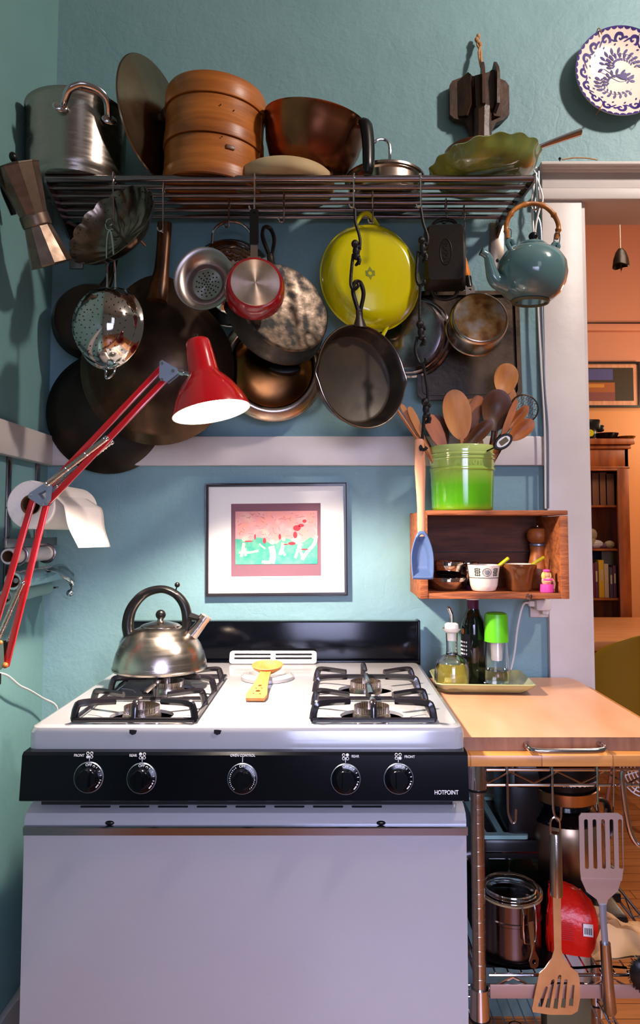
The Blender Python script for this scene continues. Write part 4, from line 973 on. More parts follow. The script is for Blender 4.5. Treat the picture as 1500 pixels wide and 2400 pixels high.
def arm(a, b, z, w=14):
    m = MB(k); m.bar(lp(*a, z), lp(*b, z), w, 9, up=(0, 0, 1), bev=1.5); m.build('arm', 'red', o)
arm((376, 856), (112, 1140), -4); arm((388, 884), (112, 1180), 3); arm((78, 1164), (-14, 1498), -4); arm((110, 1184), (26, 1556), 3)
def spring(a, b, z, r=6):
    m = MB(k); A, B = Vector(lp(*a, z)), Vector(lp(*b, z)); m.tube([A, B], r, 12)
    m.mi = 1; n = 90; d = B-A; u = d.orthogonal().normalized(); w = d.normalized().cross(u)
    m.tube([A+d*(i/n)+(u*math.cos(i*1.3)+w*math.sin(i*1.3))*(r+.4) for i in range(n+1)], .9, 4)
    m.ball(A, (7, 7, 6)); m.ball(B, (6, 6, 6)); m.build('spring', ['steel', 'chrome'], o)
spring((250, 1028), (114, 1136), 10, 7); spring((254, 1034), (128, 1138), -14, 5); spring((62, 1364), (6, 1500), 10, 6); spring((66, 1368), (24, 1500), -14, 4)
m = MB(k)
for z in (-13, 9): m.plate(*pl([(-18, 1502), (10, 1500), (22, 1498), (26, 1548), (18, 1562), (-22, 1558)], z, z+3))
m.mi = 1; m.ball(lp(28, 1552, 12), 7); m.ball(lp(16, 1500, 12), 5)
m.build('base_bracket', ['steel', 'cane'], o)
wx = (XL-W(100, 1160, LYD).x)/k
m = MB(k); m.tube([lp(-8, 1550), lp(-10, 1576), lp(-10, 1600)], 7, 10); m.plate(*pl([(-30, 1575), (8, 1575), (8, 1600), (-30, 1600)], -14, 14))
m.bar((wx, 1160-1588, 0), (-118, 1160-1588, 0), 26, 20); m.build('wall_clamp', 'black', o)
l_ = bpy.data.lights.new('desk_lamp_bulb', 'SPOT'); l_.energy = 86; l_.color = (1, .87, .72); l_.shadow_soft_size = .028; l_.spot_size = R(150); l_.spot_blend = .35
lo_ = bpy.data.objects.new('desk_lamp_bulb', l_); C.objects.link(lo_); lo_.parent = o
lo_.matrix_local = Matrix.Diagonal((1, 1, 1, 1)) @ TM(*(SHM @ Vector((0, 10, 0))*k)) @ SHM.to_3x3().to_4x4() @ RX(-90)
# lamp flex on the left wall
m = MB(); P = [W(x, y, d) for x, y, d in ((2, 1578, 1.60), (20, 1585, 1.64), (45, 1606, 1.70), (70, 1618, 1.76), (100, 1636, 1.84), (132, 1655, 1.90), (160, 1700, 1.915))]
for p in P: p.x = max(XL+.004, min(p.x, XL+.05)); 
m.tube(P, .0026, 7, sm=4); tag(m.build('power_cord', 'white'), 'thin white cord running down the left wall behind the stove', 'cord')

# ============================================================ PAPER TOWEL RACK
def LWy(px): return F_PX*(-XL)/(CX-px)*1.0
rkx = XL
o = thing('roll_rack', 'black metal rack on the left wall holding paper towel and foil rolls', 'rack', TM(XL, 1.7, 1.35))
yA, yB_ = LWy(16), LWy(84)
def rr_(m, n, ma='bar'): return m.build(n, ma, o, TM(-XL, -1.7, -1.35))
for yy, x_ in ((yA, 16), (yB_, 84)):
    m = MB(); zt = W(x_, 1068, yy).z; zb = W(x_, 1388, yy).z; bx(m, XL, XL+.005, yy-.011, yy+.011, zb, zt, .001); rr_(m, 'upright')
def axis_pts(pxa, pya, ya, pxb, pyb, yb): return W(pxa, pya, ya), W(pxb, pyb, yb)
def roll(name, label, cat, a, b, r, ri, ma, mi_, grp=None, extra=None):
    d = (b-a); L = d.length; M_ = Matrix.Translation(a) @ Vector((0, 0, 1)).rotation_difference(d).to_matrix().to_4x4()
    o = thing(name, label, cat, M_, grp); m = MB(); m.lathe([(ri, 0), (r-.002, 0), (r, .002), (r, L-.002), (r-.002, L), (ri, L)], 56); m.build('roll', ma, o)
    m = MB(); m.lathe([(ri, L), (ri, -.001), (ri-.0015, -.001), (ri-.0015, L)], 32); m.build('core', mi_, o)
    return o, L
a, b = W(72, 1183, 1.50), W(158, 1192, 1.76); b.x = a.x+.006; b.z = a.z-.002
rr0 = 57*KK(a)
pt, L = roll('paper_towel', 'white paper towel roll with its end sheet hanging off to the right', 'paper towel', a, b, rr0, .021, 'paper', 'card')
# loose sheet: from the roll's top, over to the right, drooping
rows = []
inv = pt.matrix_world.inverted()
prof_a = [(70, 1126), (110, 1150), (146, 1180), (152, 1196), (160, 1235), (184, 1284)]
prof_b = [(160, 1150), (190, 1162), (226, 1184), (240, 1196), (246, 1240), (259, 1282)]
n = 10
for i in range(n+1):
    t = i/n; yy = 1.50+.24*t; row = []
    for (xa, ya), (xb, yb) in zip(prof_a, prof_b):
        pa = W(xa, ya, 1.50); pb = W(xb, yb, 1.70); row.append(pa.lerp(pb, t))
    row = smooth_path(row, 4); rows.append([inv @ q for q in row])
m = MB(); m.grid(rows); m.build('loose_sheet', 'paper', pt, solid=.0012)
def holder(z, y0, y1, r, xc, ma='bar'):
    m = MB(); bx(m, XL+.003, xc+.012, yA-.011, yA+.009, z-.002, z+.002); bx(m, XL+.003, xc+.012, yB_-.011, yB_+.009, z-.002, z+.002)
    m.tube([(xc, y0, z), (xc, y1, z)], .006, 10); return rr_(m, 'holder_rod', ma)
holder((a.z+b.z)/2, 1.56, 1.82, 0, a.x+.003)
a2, b2 = W(19, 1304, 1.62), W(150, 1296, 1.86); b2.x = a2.x+.0; b2.z = a2.z
r2 = 19*KK(a2)
a2.x = max(a2.x, XL+r2+.006); b2.x = a2.x
roll('cardboard_roll', 'thin roll with pale cardboard end on the middle arm of the wall rack', 'roll', a2, b2, r2, r2*.72, 'paper', 'card')
m = MB(); bx(m, a2.x-.004, a2.x+.004, yA-.09, YW-.03, a2.z+r2+.001, a2.z+r2+.022, .001); bx(m, XL+.002, a2.x, yA-.011, yA+.011, a2.z+r2+.004, a2.z+r2+.008); bx(m, XL+.002, a2.x, yB_-.011, yB_+.011, a2.z+r2+.004, a2.z+r2+.008); rr_(m, 'flat_arm')
for yy in (yA-.02, yB_-.02):
    m = MB(); m.tube([(a2.x+math.cos(t)*(r2+.003), yy, a2.z+math.sin(t)*(r2+.003)) for t in [2*PI*j/24 for j in range(24)]], .003, 6, closed=True, flat=(1.5, .6)); rr_(m, 'ring')
for px_, py_, rr, ma, nm, lb in ((30, 1362, 22, 'foil', 'foil_roll', 'crumpled aluminium foil roll with a torn corner drooping'), (12, 1400, 18, 'tealbox', 'wrap_roll', 'pale wrap roll on the lowest arm under the crumpled foil')):
    a3 = W(px_, py_, 1.585); r3 = rr*KK(a3); a3.x = max(a3.x, XL+r3+.01); b3 = a3.copy(); b3.y = 1.87 if ma == 'foil' else 1.82; b3.z += .004
    f_, L = roll(nm, lb, 'roll', a3, b3, r3, r3*.7, ma, 'card')
    if ma == 'foil':
        inv = f_.matrix_world.inverted(); rows = []; random.seed(2)
        for i in range(9):
            t = i/8; row = []
            for j in range(7):
                s_ = j/6; base = Vector((a3.x+r3*(.6+.4*math.sin(i)), 1.72+.14*t, a3.z+r3*.9)); tip = Vector((a3.x+.05, 1.80, a3.z-.045))
                q = base.lerp(tip, s_**1.3)+Vector((random.uniform(-.004, .004), random.uniform(-.003, .003), random.uniform(-.003, .003))); q.y = 1.80+(q.y-1.80)*(1-s_)**.6; q.x += .02*math.sin(PI*s_); row.append(inv @ q)
            rows.append(row)
        m = MB(); m.grid(rows); m.ball(inv @ tip, .009); m.build('loose_foil', 'foil', f_, solid=.0008)
        holder(a3.z-.0, 1.60, 1.84, 0, a3.x)
    else: holder(a3.z, 1.6, 1.81, 0, a3.x)

# ============================================================ CRATE SHELF
YC0 = 1.70; zb, zt = W(1100, 1404, YC0).z, W(1100, 1196, YC0).z; xl, xr = W(984, 1300, YC0).x, W(1333, 1300, YC0).x; th = .019; tt = .013
YCB = 1.907
cr = thing('crate_shelf', 'old reddish wooden crate fixed to the wall as an open shelf', 'shelf', TM((xl+xr)/2, 1.85, zb))
cc = lambda m, n, ma='crate', **kw: m.build(n, ma, cr, TM(-(xl+xr)/2, -1.85, -zb), **kw)
m = MB(); bx(m, xl+th, xr-th+.004, YC0+.002, YCB, zb, zb+tt, .0015); cc(m, 'bottom_board')
m = MB(); bx(m, xl+th-.002, xr, YC0, YCB, zt-tt+.002, zt, .0015); cc(m, 'top_board')
m = MB(); bx(m, xl, xl+th, YC0, YCB, zb, zt-.004, .0015); cc(m, 'side_board')
m = MB(); bx(m, xr-th, xr, YC0, YCB, zb-.0, zt-.013, .0015); cc(m, 'side_board')
m = MB(); hz = (zb+zt)/2; bx(m, xl+.002, xr-.002, YCB-.01, YCB, zb+.002, hz-.001); bx(m, xl+.002, xr-.002, YCB-.01, YCB, hz+.001, zt-.002); cc(m, 'back_board', 'crateb')
m = MB(); bx(m, xl+.02, xr-.02, YCB, YW, zt-.03, zt-.01); cc(m, 'wall_cleat', 'crateb')
m = MB(); q = W(1240, 1398, YC0); m.lathe([(.005, 0), (.007, .001), (.007, .003), (.005, .004)], 16, TM(q.x, YC0+.001, q.z) @ RX(90)); cc(m, 'metal_eyelet', 'bar')
zf = zb+tt+.0008
def ins(name, label, cat, px, y, **kw): return stand(name, label, cat, px, y, zf, **kw)
# steel bowls
def bowl(px, y, z, r, h, label, lip=3):
    o, k = stand('steel_bowl', label, 'bowl', px, y, z, group='small steel bowls in the crate shelf')
    m = MB(k); P = [(0, 0), (r*.5, 0), (r*.58, 2), (r*.8, h*.35), (r*.9, h-9)]
    for i in range(lip): P += [(r*(.92+.03*i), h-9+i*3), (r*(.95+.03*i), h-8+i*3)]
    P += [(r, h), (r*.97, h+.5), (r*.86, h-9), (r*.74, h*.35+2), (r*.5, 3), (0, 3)]
    m.lathe(P, 56); m.build('bowl', 'mirror', o); return k*h
h0 = bowl(1048, 1.79, zf, 46, 30, 'wide shallow steel bowl at the bottom of the stack in the crate')
bowl(1050, 1.79, zf+h0+.001, 40, 36, 'smaller steel bowl standing on top of the wide steel bowl')
bowl(1096, 1.845, zf, 27, 60, 'tall steel bowl behind, between the bowl stack and white cup')
# white bowl + yellow spoon
o, k = ins('white_bowl', 'small white bowl with a dark green printed band', 'bowl', 1134, 1.765)
m = MB(k); m.lathe([(0, 0), (24, 0), (28, 3), (32, 14), (35, 40), (38, 60), (37, 61), (34, 44), (30, 16), (24, 5), (0, 4)], 56); m.build('bowl', 'cream', o)
m = MB(k)
def onb(a, z): r = 35.3+(z-40)*.15+.5 if z > 40 else 33+(z-20)*.11+.7; return (r*math.sin(a), -r*math.cos(a), z)
m.tube([onb(2*PI*j/60, 32) for j in range(60)], .6, 4, closed=True)
for s in (-1, 1):
    for q in (0, 1, 2): m.tube([onb(s*.62+(q-1)*.13, z) for z in (36, 42, 48, 54)], .8, 4)
    for z in (37, 43, 49, 54): m.tube([onb(s*.62+d, z-abs(d)*10*(1 if z > 45 else -1)) for d in (-.2, -.1, 0, .1, .2)], .7, 4)
m.tube([onb(.28*math.cos(t), 45+9*math.sin(t)) for t in [2*PI*j/20 for j in range(20)]], .5, 4, closed=True)
m.build('printed_band', mat('dark_green_print', '#2c3b20', .5), o)
m = MB(k); C_ = onb(0, 45); m.lathe([(0, 0), (6.5, 0), (6.5, .6), (0, .7)], 20, TM(0, C_[1]+.1, 45) @ RX(90-8)); m.build('printed_dot', 'darksteel', o)
def yspoon(px, py, ang, y, label):
    o, k = hang('yellow_spoon', label, 'spoon', px, py, y, roll=ang, group='yellow spoons in the crate shelf')
    m = MB(k); m.tube([(0, 20, 0), (0, 0, 0), (0, -30, 0), (0, -46, 0)], [3.6, 3.6, 2.2, 2.2], 8, sm=3, flat=(.6, 1.1)); m.ball((0, 21, 0), (4.2, 3.6, 2.4)); m.ball((0, -50, 0), (7, 9, 2)); m.build('spoon', 'yellow', o)
yspoon(1174, 1322, -52, 1.765, 'small yellow spoon leaning in the white printed bowl')
yspoon(1256, 1318, -58, 1.775, 'small yellow spoon leaning in the glossy brown pot')
o, k = ins('brown_pot', 'glossy brown glazed pot beside the white bowl in the crate', 'pot', 1218, 1.775)
m = MB(k); m.lathe([(0, 0), (26, 0), (29, 4), (33, 34), (37, 48), (40, 54), (40, 60), (37, 62), (35, 58), (33, 48), (28, 8), (0, 6)], 56); m.mi = 1; m.lathe([(0, 50), (33.5, 50), (35.5, 61), (37, 62.2)], 40); m.build('pot', [mat('brown_glaze', '#5e2f14', .15, col2='#7a4420', ns=12, coat=.8), 'cream'], o)
o, k = ins('pepper_mill', 'turned wooden pepper mill at the right end of the crate', 'pepper mill', 1262, 1.845)
m = MB(k); m.lathe([(0, 0), (27, 0), (28, 4), (28, 12), (25, 20), (27, 26), (25, 44), (19, 70), (17, 86), (19, 94), (18, 98)], 40); m.build('base', 'wood2', o)
m = MB(k); m.lathe([(17, 98), (19, 100), (19, 103), (17, 105)], 32); m.build('ring', 'silverpaint', o)
m = MB(k); m.lathe([(15, 105), (18, 107), (23, 112), (25, 122), (24, 132), (20, 139), (10, 141), (0, 141)], 40); m.build('head', 'wood2', o)
m = MB(k); m.ball((0, 0, 145), 5); m.build('top_nut', 'chrome', o)
o, k = ins('toy_figurine', 'tiny pink and blond toy figurine at front right of the crate', 'figurine', 1282, 1.725)
m = MB(k); m.lathe([(0, 0), (15, 0), (16, 4), (15, 18), (13, 19), (0, 19)], 20, ey=.8); m.build('skirt', 'pink', o)
m = MB(k); m.ball((0, 0, 26), (12, 9, 11)); m.ball((0, 0, 40), (8, 7, 8)); m.tube([(11, 0, 32), (17, -2, 22), (14, -4, 8)], 3, 8, sm=3); m.tube([(-11, -2, 30), (-4, -9, 25), (5, -9, 26)], 3, 8, sm=3); m.build('body', 'skin', o)
m = MB(k); m.ball((-7, -1, 38), (6, 6, 10)); m.ball((8, 1, 38), (4, 6, 9)); m.ball((0, 2, 44), (9, 7, 6)); m.build('hair', 'blond', o)
m = MB(k); m.ball((0, 0, 50), (9, 8, 4)); m.tube([(-10, -9, 30), (0, -10.5, 29), (10, -9, 31)], 2.4, 6, sm=2); m.build('cap', 'pink', o)

# ============================================================ UTENSIL CROCK
YK = 1.79
o, k = stand('utensil_crock', 'lime green stoneware crock full of wooden utensils on the crate', 'crock', 1084, YK, zt+.0008)
m = MB(k); hh = 150
prof = [(0, 0), (66, 0), (70, 3), (71, 8), (74, hh-58), (77, hh-56), (77, hh-53), (74.5, hh-51), (74.7, hh-33), (77, hh-31), (77, hh-29), (75, hh-27), (75, hh-24), (78, hh-22), (78, hh-19), (76, hh-17), (78, hh-3), (76, hh), (73, hh-1), (70, hh-20), (68, 12), (0, 8)]
m.lathe(prof, 80)
mm = mat('lime_ombre_glaze', '#4f9a10', .12, coat=.9); nt = mm.node_tree; N_ = nt.nodes
tc = N_.new('ShaderNodeTexCoord'); sx = N_.new('ShaderNodeSeparateXYZ'); mr = N_.new('ShaderNodeMapRange'); cr_n = N_.new('ShaderNodeValToRGB')
mr.inputs['From Max'].default_value = hh*k; nt.links.new(tc.outputs['Object'], sx.inputs[0]); nt.links.new(sx.outputs['Z'], mr.inputs['Value']); nt.links.new(mr.outputs[0], cr_n.inputs['Fac'])
e = cr_n.color_ramp.elements; e[0].position = .05; e[0].color = hexc('#6c9c18'); e[1].position = 1; e[1].color = hexc('#b9c774')
for p_, c_ in ((.12, '#52a010'), (.38, '#5aa712'), (.62, '#9bb94a')): x = e.new(p_); x.color = hexc(c_)
nt.links.new(cr_n.outputs['Color'], N_['Principled BSDF'].inputs['Base Color'])
cb = m.build('crock', mm, o)
txt = 'LE CREUSET'
for i, ch in enumerate(txt):
    if ch == ' ': continue
    a = R(-90+(i-4.5)*9.0-8*0); r = 74.3*k
    text(ch, 13*k, TM(r*math.cos(a), r*math.sin(a), (hh-41)*k) @ RZ(math.degrees(a)+90) @ RX(90), mm, o, name='embossed_letter', ext=.0008) if False else None
tm = []
def text_mesh_on_cyl(body, size, r, zc_, a_c, ma, parent, name):
    cu = bpy.data.curves.new('t', 'FONT'); cu.body = body; cu.size = size; cu.extrude = .0009; cu.align_x = 'CENTER'; cu.align_y = 'CENTER'; cu.space_character = 1.3
    ob = bpy.data.objects.new('t', cu); C.objects.link(ob); me = bpy.data.meshes.new_from_object(ob.evaluated_get(bpy.context.evaluated_depsgraph_get()))
    bpy.data.objects.remove(ob); bpy.data.curves.remove(cu)
    for v in me.vertices:
        a = a_c+v.co.x/r; rr = r+v.co.z; v.co = Vector((rr*math.cos(a), rr*math.sin(a), zc_+v.co.y))
    me.materials.clear(); me.materials.append(ma if not isinstance(ma, str) else T[ma]); ob = bpy.data.objects.new(name, me); C.objects.link(ob); ob.parent = parent
text_mesh_on_cyl('LE CREUSET', 14*k, 75.2*k, (hh-42)*k, R(-90), mat('embossed_glaze', '#aebf66', .12, coat=.9), o, 'embossed_lettering')
def utensil(px, py, hl, hw, ang, dy, ma, label, name='wooden_spoon', th_=5, kind='spoon', Lh=150, cat='spoon'):
    o, k = hang(name, label, cat, px, py, YK+dy, roll=-ang, group='utensils in the lime green crock')
    m = MB(k)
    if kind == 'spoon':
        n = 28; pts = [(hw*math.sin(2*PI*j/n)*(1-.12*math.cos(2*PI*j/n)*-1), hl*math.cos(2*PI*j/n)) for j in range(n)]
        rings = []
        for s_, z in ((1, 0), (1, th_*.6), (.86, th_*.5), (.5, -th_*.6), (.15, -th_)): rings.append(m._v([(x*s_, y*s_, z) for x, y in pts], None))
        b2 = []
        for s_, z in ((1, 0), (.85, -th_*1.1), (.5, -th_*1.9), (.15, -th_*2.1)): b2.append(m._v([(x*s_, y*s_, z) for x, y in pts], None))
        for rs in (rings, b2):
            for a_, b_ in zip(rs, rs[1:]):
                for i in range(n): m._f([a_[i], a_[(i+1) % n], b_[(i+1) % n], b_[i]])
            m._f(rs[-1])
    else:
        m.plate([(-hw*.8, hl*.8), (-hw, hl*.4), (-hw*.9, -hl*.3), (-hw*.45, -hl), (hw*.45, -hl), (hw*.9, -hl*.3), (hw, hl*.4), (hw*.7, hl*.86), (hw*.3, hl), (-hw*.4, hl)], -th_/2, th_/2)
    m.tube([(0, -hl*.9, -th_*.3), (0, -hl-20, 0), (0, -hl-Lh, 0)], [5.5, 5, 5], 8, flat=(.9, 1.1)); m.build('spoon', ma, o)
utensil(1072, 972, 60, 33, -9, -.030, 'wood1', 'broad pale orange wooden spatula standing in front in the crock', Lh=120, kind='spoon', th_=4)
utensil(1163, 962, 50, 35, 7, -.005, 'wood3', 'dark wooden spoon with ringed grain in the middle of the crock', th_=7, Lh=125)
utensil(1185, 889, 38, 28, 13, .012, 'wood1', 'tallest pale wooden spoon rising at the back of the crock', Lh=200)
utensil(1178, 945, 46, 30, 14, .02, 'wood1', 'orange wooden spoon hidden behind the dark ringed spoon', Lh=150)
utensil(1022, 1012, 44, 18, -26, -.03, 'wood2', 'flat wooden spatula leaning left behind the hanging figure hook', kind='flat', Lh=100)
utensil(1034, 1008, 40, 16, -18, .01, 'wood3', 'dark wooden spoon leaning left at the back of the crock', Lh=110)
utensil(976, 992, 42, 9, -24, -.02, 'wood1', 'narrow orange wooden spatula leaning far left in the crock', kind='flat', Lh=95)
utensil(962, 985, 44, 7, -30, -.01, 'wood1', 'narrow wooden fork leaning far left beside the thin sticks', kind='flat', Lh=90)
for (px, py, a, z_, lb, mm_) in ((958, 1000, -34, -.02, 'leftmost thin brown stick leaning out of the crock', 'wood2'), (968, 996, -33, .0, 'thin brown stick second from the left in the crock', 'wood2'), (980, 998, -29, .012, 'thin dark stick third from the left in the crock', 'wood3')):
    o, k = hang('wooden_stick', lb, 'stick', px, py, YK+z_, roll=-a, group='thin sticks in the crock'); m = MB(k); m.tube([(0, 46, 0), (0, -110, 0)], [3.6, 3.2], 8); m.build('stick', mm_, o)
utensil(1112, 968, 42, 17, 58*0+18, .022, 'wood2', 'plain wooden spatula at the back between pale and dark spoons', kind='flat', Lh=130)
utensil(1108, 952, 18, 26, -12, .035, mat('yellow_wood', '#c98f35', .5), 'yellow wooden block head half hidden at the back of the crock', kind='flat', Lh=150)
utensil(1122, 1016, 44, 17, 46, -.045, 'wood3', 'nearly black wooden spatula slanting across the front of the crock', kind='spoon', Lh=70)
utensil(1192, 985, 52, 8, 22, -.028, 'wood2', 'slim reddish wooden spatula leaning right in the crock', kind='flat', Lh=90)
utensil(1214, 978, 36, 12, 42, -.015, 'wood2', 'small wooden spoon leaning right under the wire skimmer', Lh=95)
utensil(1222, 1008, 36, 19, 52, -.04, 'wood2', 'brown wooden spoon leaning lowest right in the crock', Lh=70, th_=4)
o, k = hang('thermometer', 'black oval kitchen thermometer with white display at the crock rim', 'thermometer', 1178, 1036, YK-.085, roll=-54, group='utensils in the lime green crock')
m = MB(k); m.lathe([(0, -5), (15, -5), (17, -2), (17, 4), (15, 7), (0, 7)], 40, ex=.95, ey=1.5); m.tube([(0, -20, 0), (-6, -46, -30)], 2, 6); m.build('body', 'black', o)
m = MB(k); m.lathe([(0, 7.2), (12, 7.2), (12, 7.8), (0, 7.8)], 32, ex=.85, ey=1.5); m.build('face', 'white', o)
m = MB(k); m.plate(rrect(-6, -10, 6, 12, 3), 7.9, 8.4); m.build('display', 'greybox', o)
o, k = hang('wire_skimmer', 'round wire mesh skimmer leaning at the right of the crock', 'skimmer', 1228, 958, YK+.015, roll=-30, group='utensils in the lime green crock')
m = MB(k); m.tube([(33*math.cos(t), 33*math.sin(t), 0) for t in [2*PI*j/36 for j in range(36)]], 1.8, 6, closed=True); m.tube([(0, -33, 0), (0, -60, 0), (0, -150, 0)], 2.5, 6); m.build('frame', 'darksteel', o)
m = MB(k)
for i in range(-5, 6):
    h_ = math.sqrt(max(0, 33**2-(i*6)**2)); nn = 12
    m.tube([(i*6+1.6*(-1)**j, -h_+2*h_*j/nn, -12*(1-((i*6)**2+(-h_+2*h_*j/nn)**2)/33**2)) for j in range(nn+1)], .55, 4)
    m.tube([(-h_+2*h_*j/nn, i*6, -12*(1-((i*6)**2+(-h_+2*h_*j/nn)**2)/33**2)) for j in range(nn+1)], .55, 4) if i % 2 == 0 else None
m.build('mesh', 'warmsteel', o)

# cables by the casing
cabs = [('white cable looping down from the rack beside the door casing', 'white', [(1256, 392), (1252, 430), (1247, 480), (1252, 560), (1262, 640), (1264, 760), (1272, 880), (1277, 960), (1281, 1010), (1281, 1100), (1282, 1192)], .0032),
        ('grey cable hugging the left edge of the door casing', 'silverpaint', [(1262, 392), (1262, 440), (1254, 470), (1256, 500), (1268, 540), (1270, 700), (1276, 900), (1284, 1010), (1285, 1192)], .0028),
        ('second white cable with a slack bend above the teapot', 'white', [(1252, 400), (1266, 440), (1272, 470), (1262, 500), (1254, 560), (1260, 700), (1268, 860), (1276, 1000), (1278, 1192)], .0026)]
for i, (lb, ma, P, r) in enumerate(cabs):
    m = MB(); yy = YW-.030-.009*i; m.tube([W(x, y, yy-(0 if y < 1000 else -.004)) for x, y in P], r, 7, sm=5); tag(m.build('cable', ma), lb, 'cable', 'cables beside the door casing')
# outlet + plug under crate
q = W(1272, 1420, YW-.006)
o = thing('wall_outlet', 'small pale wall outlet under the right end of the crate', 'outlet', TM(*q)); m = MB(); m.box((0, 0, 0), (.07, .012, .06), .003); m.build('cover', 'trim', o)
o, k = hang('plug_adapter', 'cream plug adapter with cord plugged in under the crate', 'plug', 1268, 1420, YW-.045)
m = MB(k); m.box((0, 4, 0), (36, 26, 50), 5); m.box((10, -14, -6), (16, 14, 22), 4); m.mi = 1; m.box((-22, 6, 4), (18, 14, 14), 4); m.build('body', ['trim', 'white'], o)
m = MB(k); m.tube([(-28, 8, 4), (-44, 2, 6), (-58, -50, 8), (-66, -110, 6), (-78, -162, 2), (-82, -178, -4)], 2.6, 7, sm=6); m.build('cord', 'white', o)

# things on top of the door header
q = W(1312, 372, YW-.03); m = MB(); m.ball(q, .004); m.tube([q, q-Vector((0, 0, .008))], .002, 6); tag(m.build('push_pin', 'black'), 'tiny dark pin on top of the door header', 'pin')
m = MB(); m.tube([W(x, y, YW-.02) for x, y in ((1318, 374), (1345, 370), (1378, 371), (1400, 375))], .002, 6, sm=4); tag(m.build('wire', 'rope'), 'thin copper coloured wire lying on the door header', 'wire')

# ============================================================ CART
YR = 1.352; zB = .868
bxl = SX1+.012; 
cart = thing('kitchen_cart', 'chrome wire cart with butcher block top beside the stove', 'cart', TM(.6, 1.6, 0))
ca = lambda m, n, ma='chrome', par=None, **kw: m.build(n, ma, par or cart, TM(-.6, -1.6, 0), **kw)
zb1 = W(1300, 1763, 1.354).z; zb0 = W(1300, 1797, 1.338).z
m = MB(); bx(m, bxl, .69, 1.336, 1.905, zb0, zb1, .003); ca(m, 'block_top', 'block')
bf = Z(1200, 1728, zB).y
bd = thing('chopping_board', 'thick maple board with steel pull handle lying on the cart', 'chopping board', TM(.45, 1.6, zb1+.0005))
m = MB(); rT = Z(1340, 1585, zB); xr_ = .640
m.plate([(bxl+.002-.45, bf-1.6), (xr_-.45, bf-1.6), (xr_-.45, 1.86-1.6), (xr_-.012-.45, 1.90-1.6), (xr_-.05-.45, 1.905-1.6), (bxl+.002-.45, 1.905-1.6)], 0, zB-zb1-.0005)
for f in m.bm.faces:
    if abs(f.normal.z) < .5: pass
m.bm.normal_update()
for f in m.bm.faces:
    if abs(f.normal.z) < .5: f.material_index = 1
m.build('board', ['board', 'boardedge'], bd)
k = KK((0, bf, zB)); hx0, hx1 = W(1238, 1750, bf-.02).x, W(1416, 1750, bf-.02).x; hz_ = W(1300, 1755, bf-.02).z
m = MB(); m.tube([(hx0-.45+.004, bf-1.6+.004, hz_+.004-zb1), (hx0-.45, bf-1.6-.018, hz_-zb1+.002), (hx0-.45+.018, bf-1.6-.03, hz_-zb1-.001), (hx1-.45-.018, bf-1.6-.03, hz_-zb1-.001), (hx1-.45, bf-1.6-.018, hz_-zb1+.002), (hx1-.45-.004, bf-1.6+.004, hz_+.004-zb1)], .005, 10, sm=4); m.build('pull_handle', 'chrome', bd)
# posts
xp = W(1120, 2000, 1.375).x
for x, y in ((xp, 1.375), (xp, 1.86), (.666, 1.375), (.666, 1.86)):
    m = MB(); P = [(.0125, 0.02), (.0125, zb0)]
    prof = [(0, .02), (.0125, .02)]
    z_ = .05
    while z_ < zb0-.01: prof += [(.0125, z_), (.0122, z_+.0006), (.0122, z_+.0014), (.0125, z_+.002)]; z_ += .0254
    prof += [(.0125, zb0), (0, zb0)]
    m.lathe(prof, 24, TM(x, y, 0)); ps = ca(m, 'post', 'steel', ang=10)
    for zz in (zb0-.05, .36, .08):
        m = MB(); m.lathe([(.0126, 0), (.0185, 0), (.0165, .052), (.0126, .052)], 24, TM(x, y, zz)); ca(m, 'collar', 'chrome')
        m = MB(); m.lathe([(.0126, 0), (.0195, -.001), (.0195, .003), (.0126, .004)], 24, TM(x, y, zz-.003)); ca(m, 'clip_ring', 'black')
xa, xb = xp+.017, .650
def wire_shelf(z, mesh, skirt=False):
    m = MB()
    for y in (1.372, 1.862):
        m.tube([(xa, y, z), (xb, y, z)], .003, 8); m.tube([(xa, y, z-.028), (xb, y, z-.028)], .003, 8)
        n = int((xb-xa)/.04); m.tube([(xa+(xb-xa)*i/n, y, z-.004 if i % 2 else z-.025) for i in range(n+1)], .0022, 6)
    for x in (xp+.001, .665):
        m.tube([(x, 1.39, z), (x, 1.845, z)], .003, 8); m.tube([(x, 1.39, z-.028), (x, 1.845, z-.028)], .003, 8)
        n = 12; m.tube([(x, 1.39+.455*i/n, z-.004 if i % 2 else z-.025) for i in range(n+1)], .0022, 6)
    if mesh:
        x = xa+.012
        while x < xb: m.tube([(x, 1.372, z+.003), (x, 1.862, z+.003)], .0017, 5); x += .0245
        m.tube([(xa, 1.53, z-.002), (xb, 1.53, z-.002)], .0025, 6); m.tube([(xa, 1.70, z-.002), (xb, 1.70, z-.002)], .0025, 6)
    return ca(m, 'wire_shelf')
zs1 = W(1300, 1804, 1.372).z
wire_shelf(zs1, False); 
zL = W(1300, 2285, 1.372).z
wire_shelf(zL, True); wire_shelf(.12, True)
m = MB(); bx(m, xa, xb, 1.362, 1.366, zL-.036, zL-.012, .001); ca(m, 'shelf_band', mat('pinkish_strip', '#a88478', .4, .3))
zS = zL+.0052
def cs(name, label, cat, px, y, z=None, **kw): return stand(name, label, cat, px, y, zS if z is None else z, **kw)
# dark mat
q0, q1 = W(1133, 2200, 1.40).x, W(1300, 2200, 1.45).x
o = thing('shelf_mat', 'dark mat covering the left half of the middle cart shelf', 'mat', TM(q0, 1.6, zS)); m = MB(); m.box(((q1-q0)/2, 0, .001), (q1-q0, .43, .0018)); m.build('mat', 'black', o)
zS += .0025
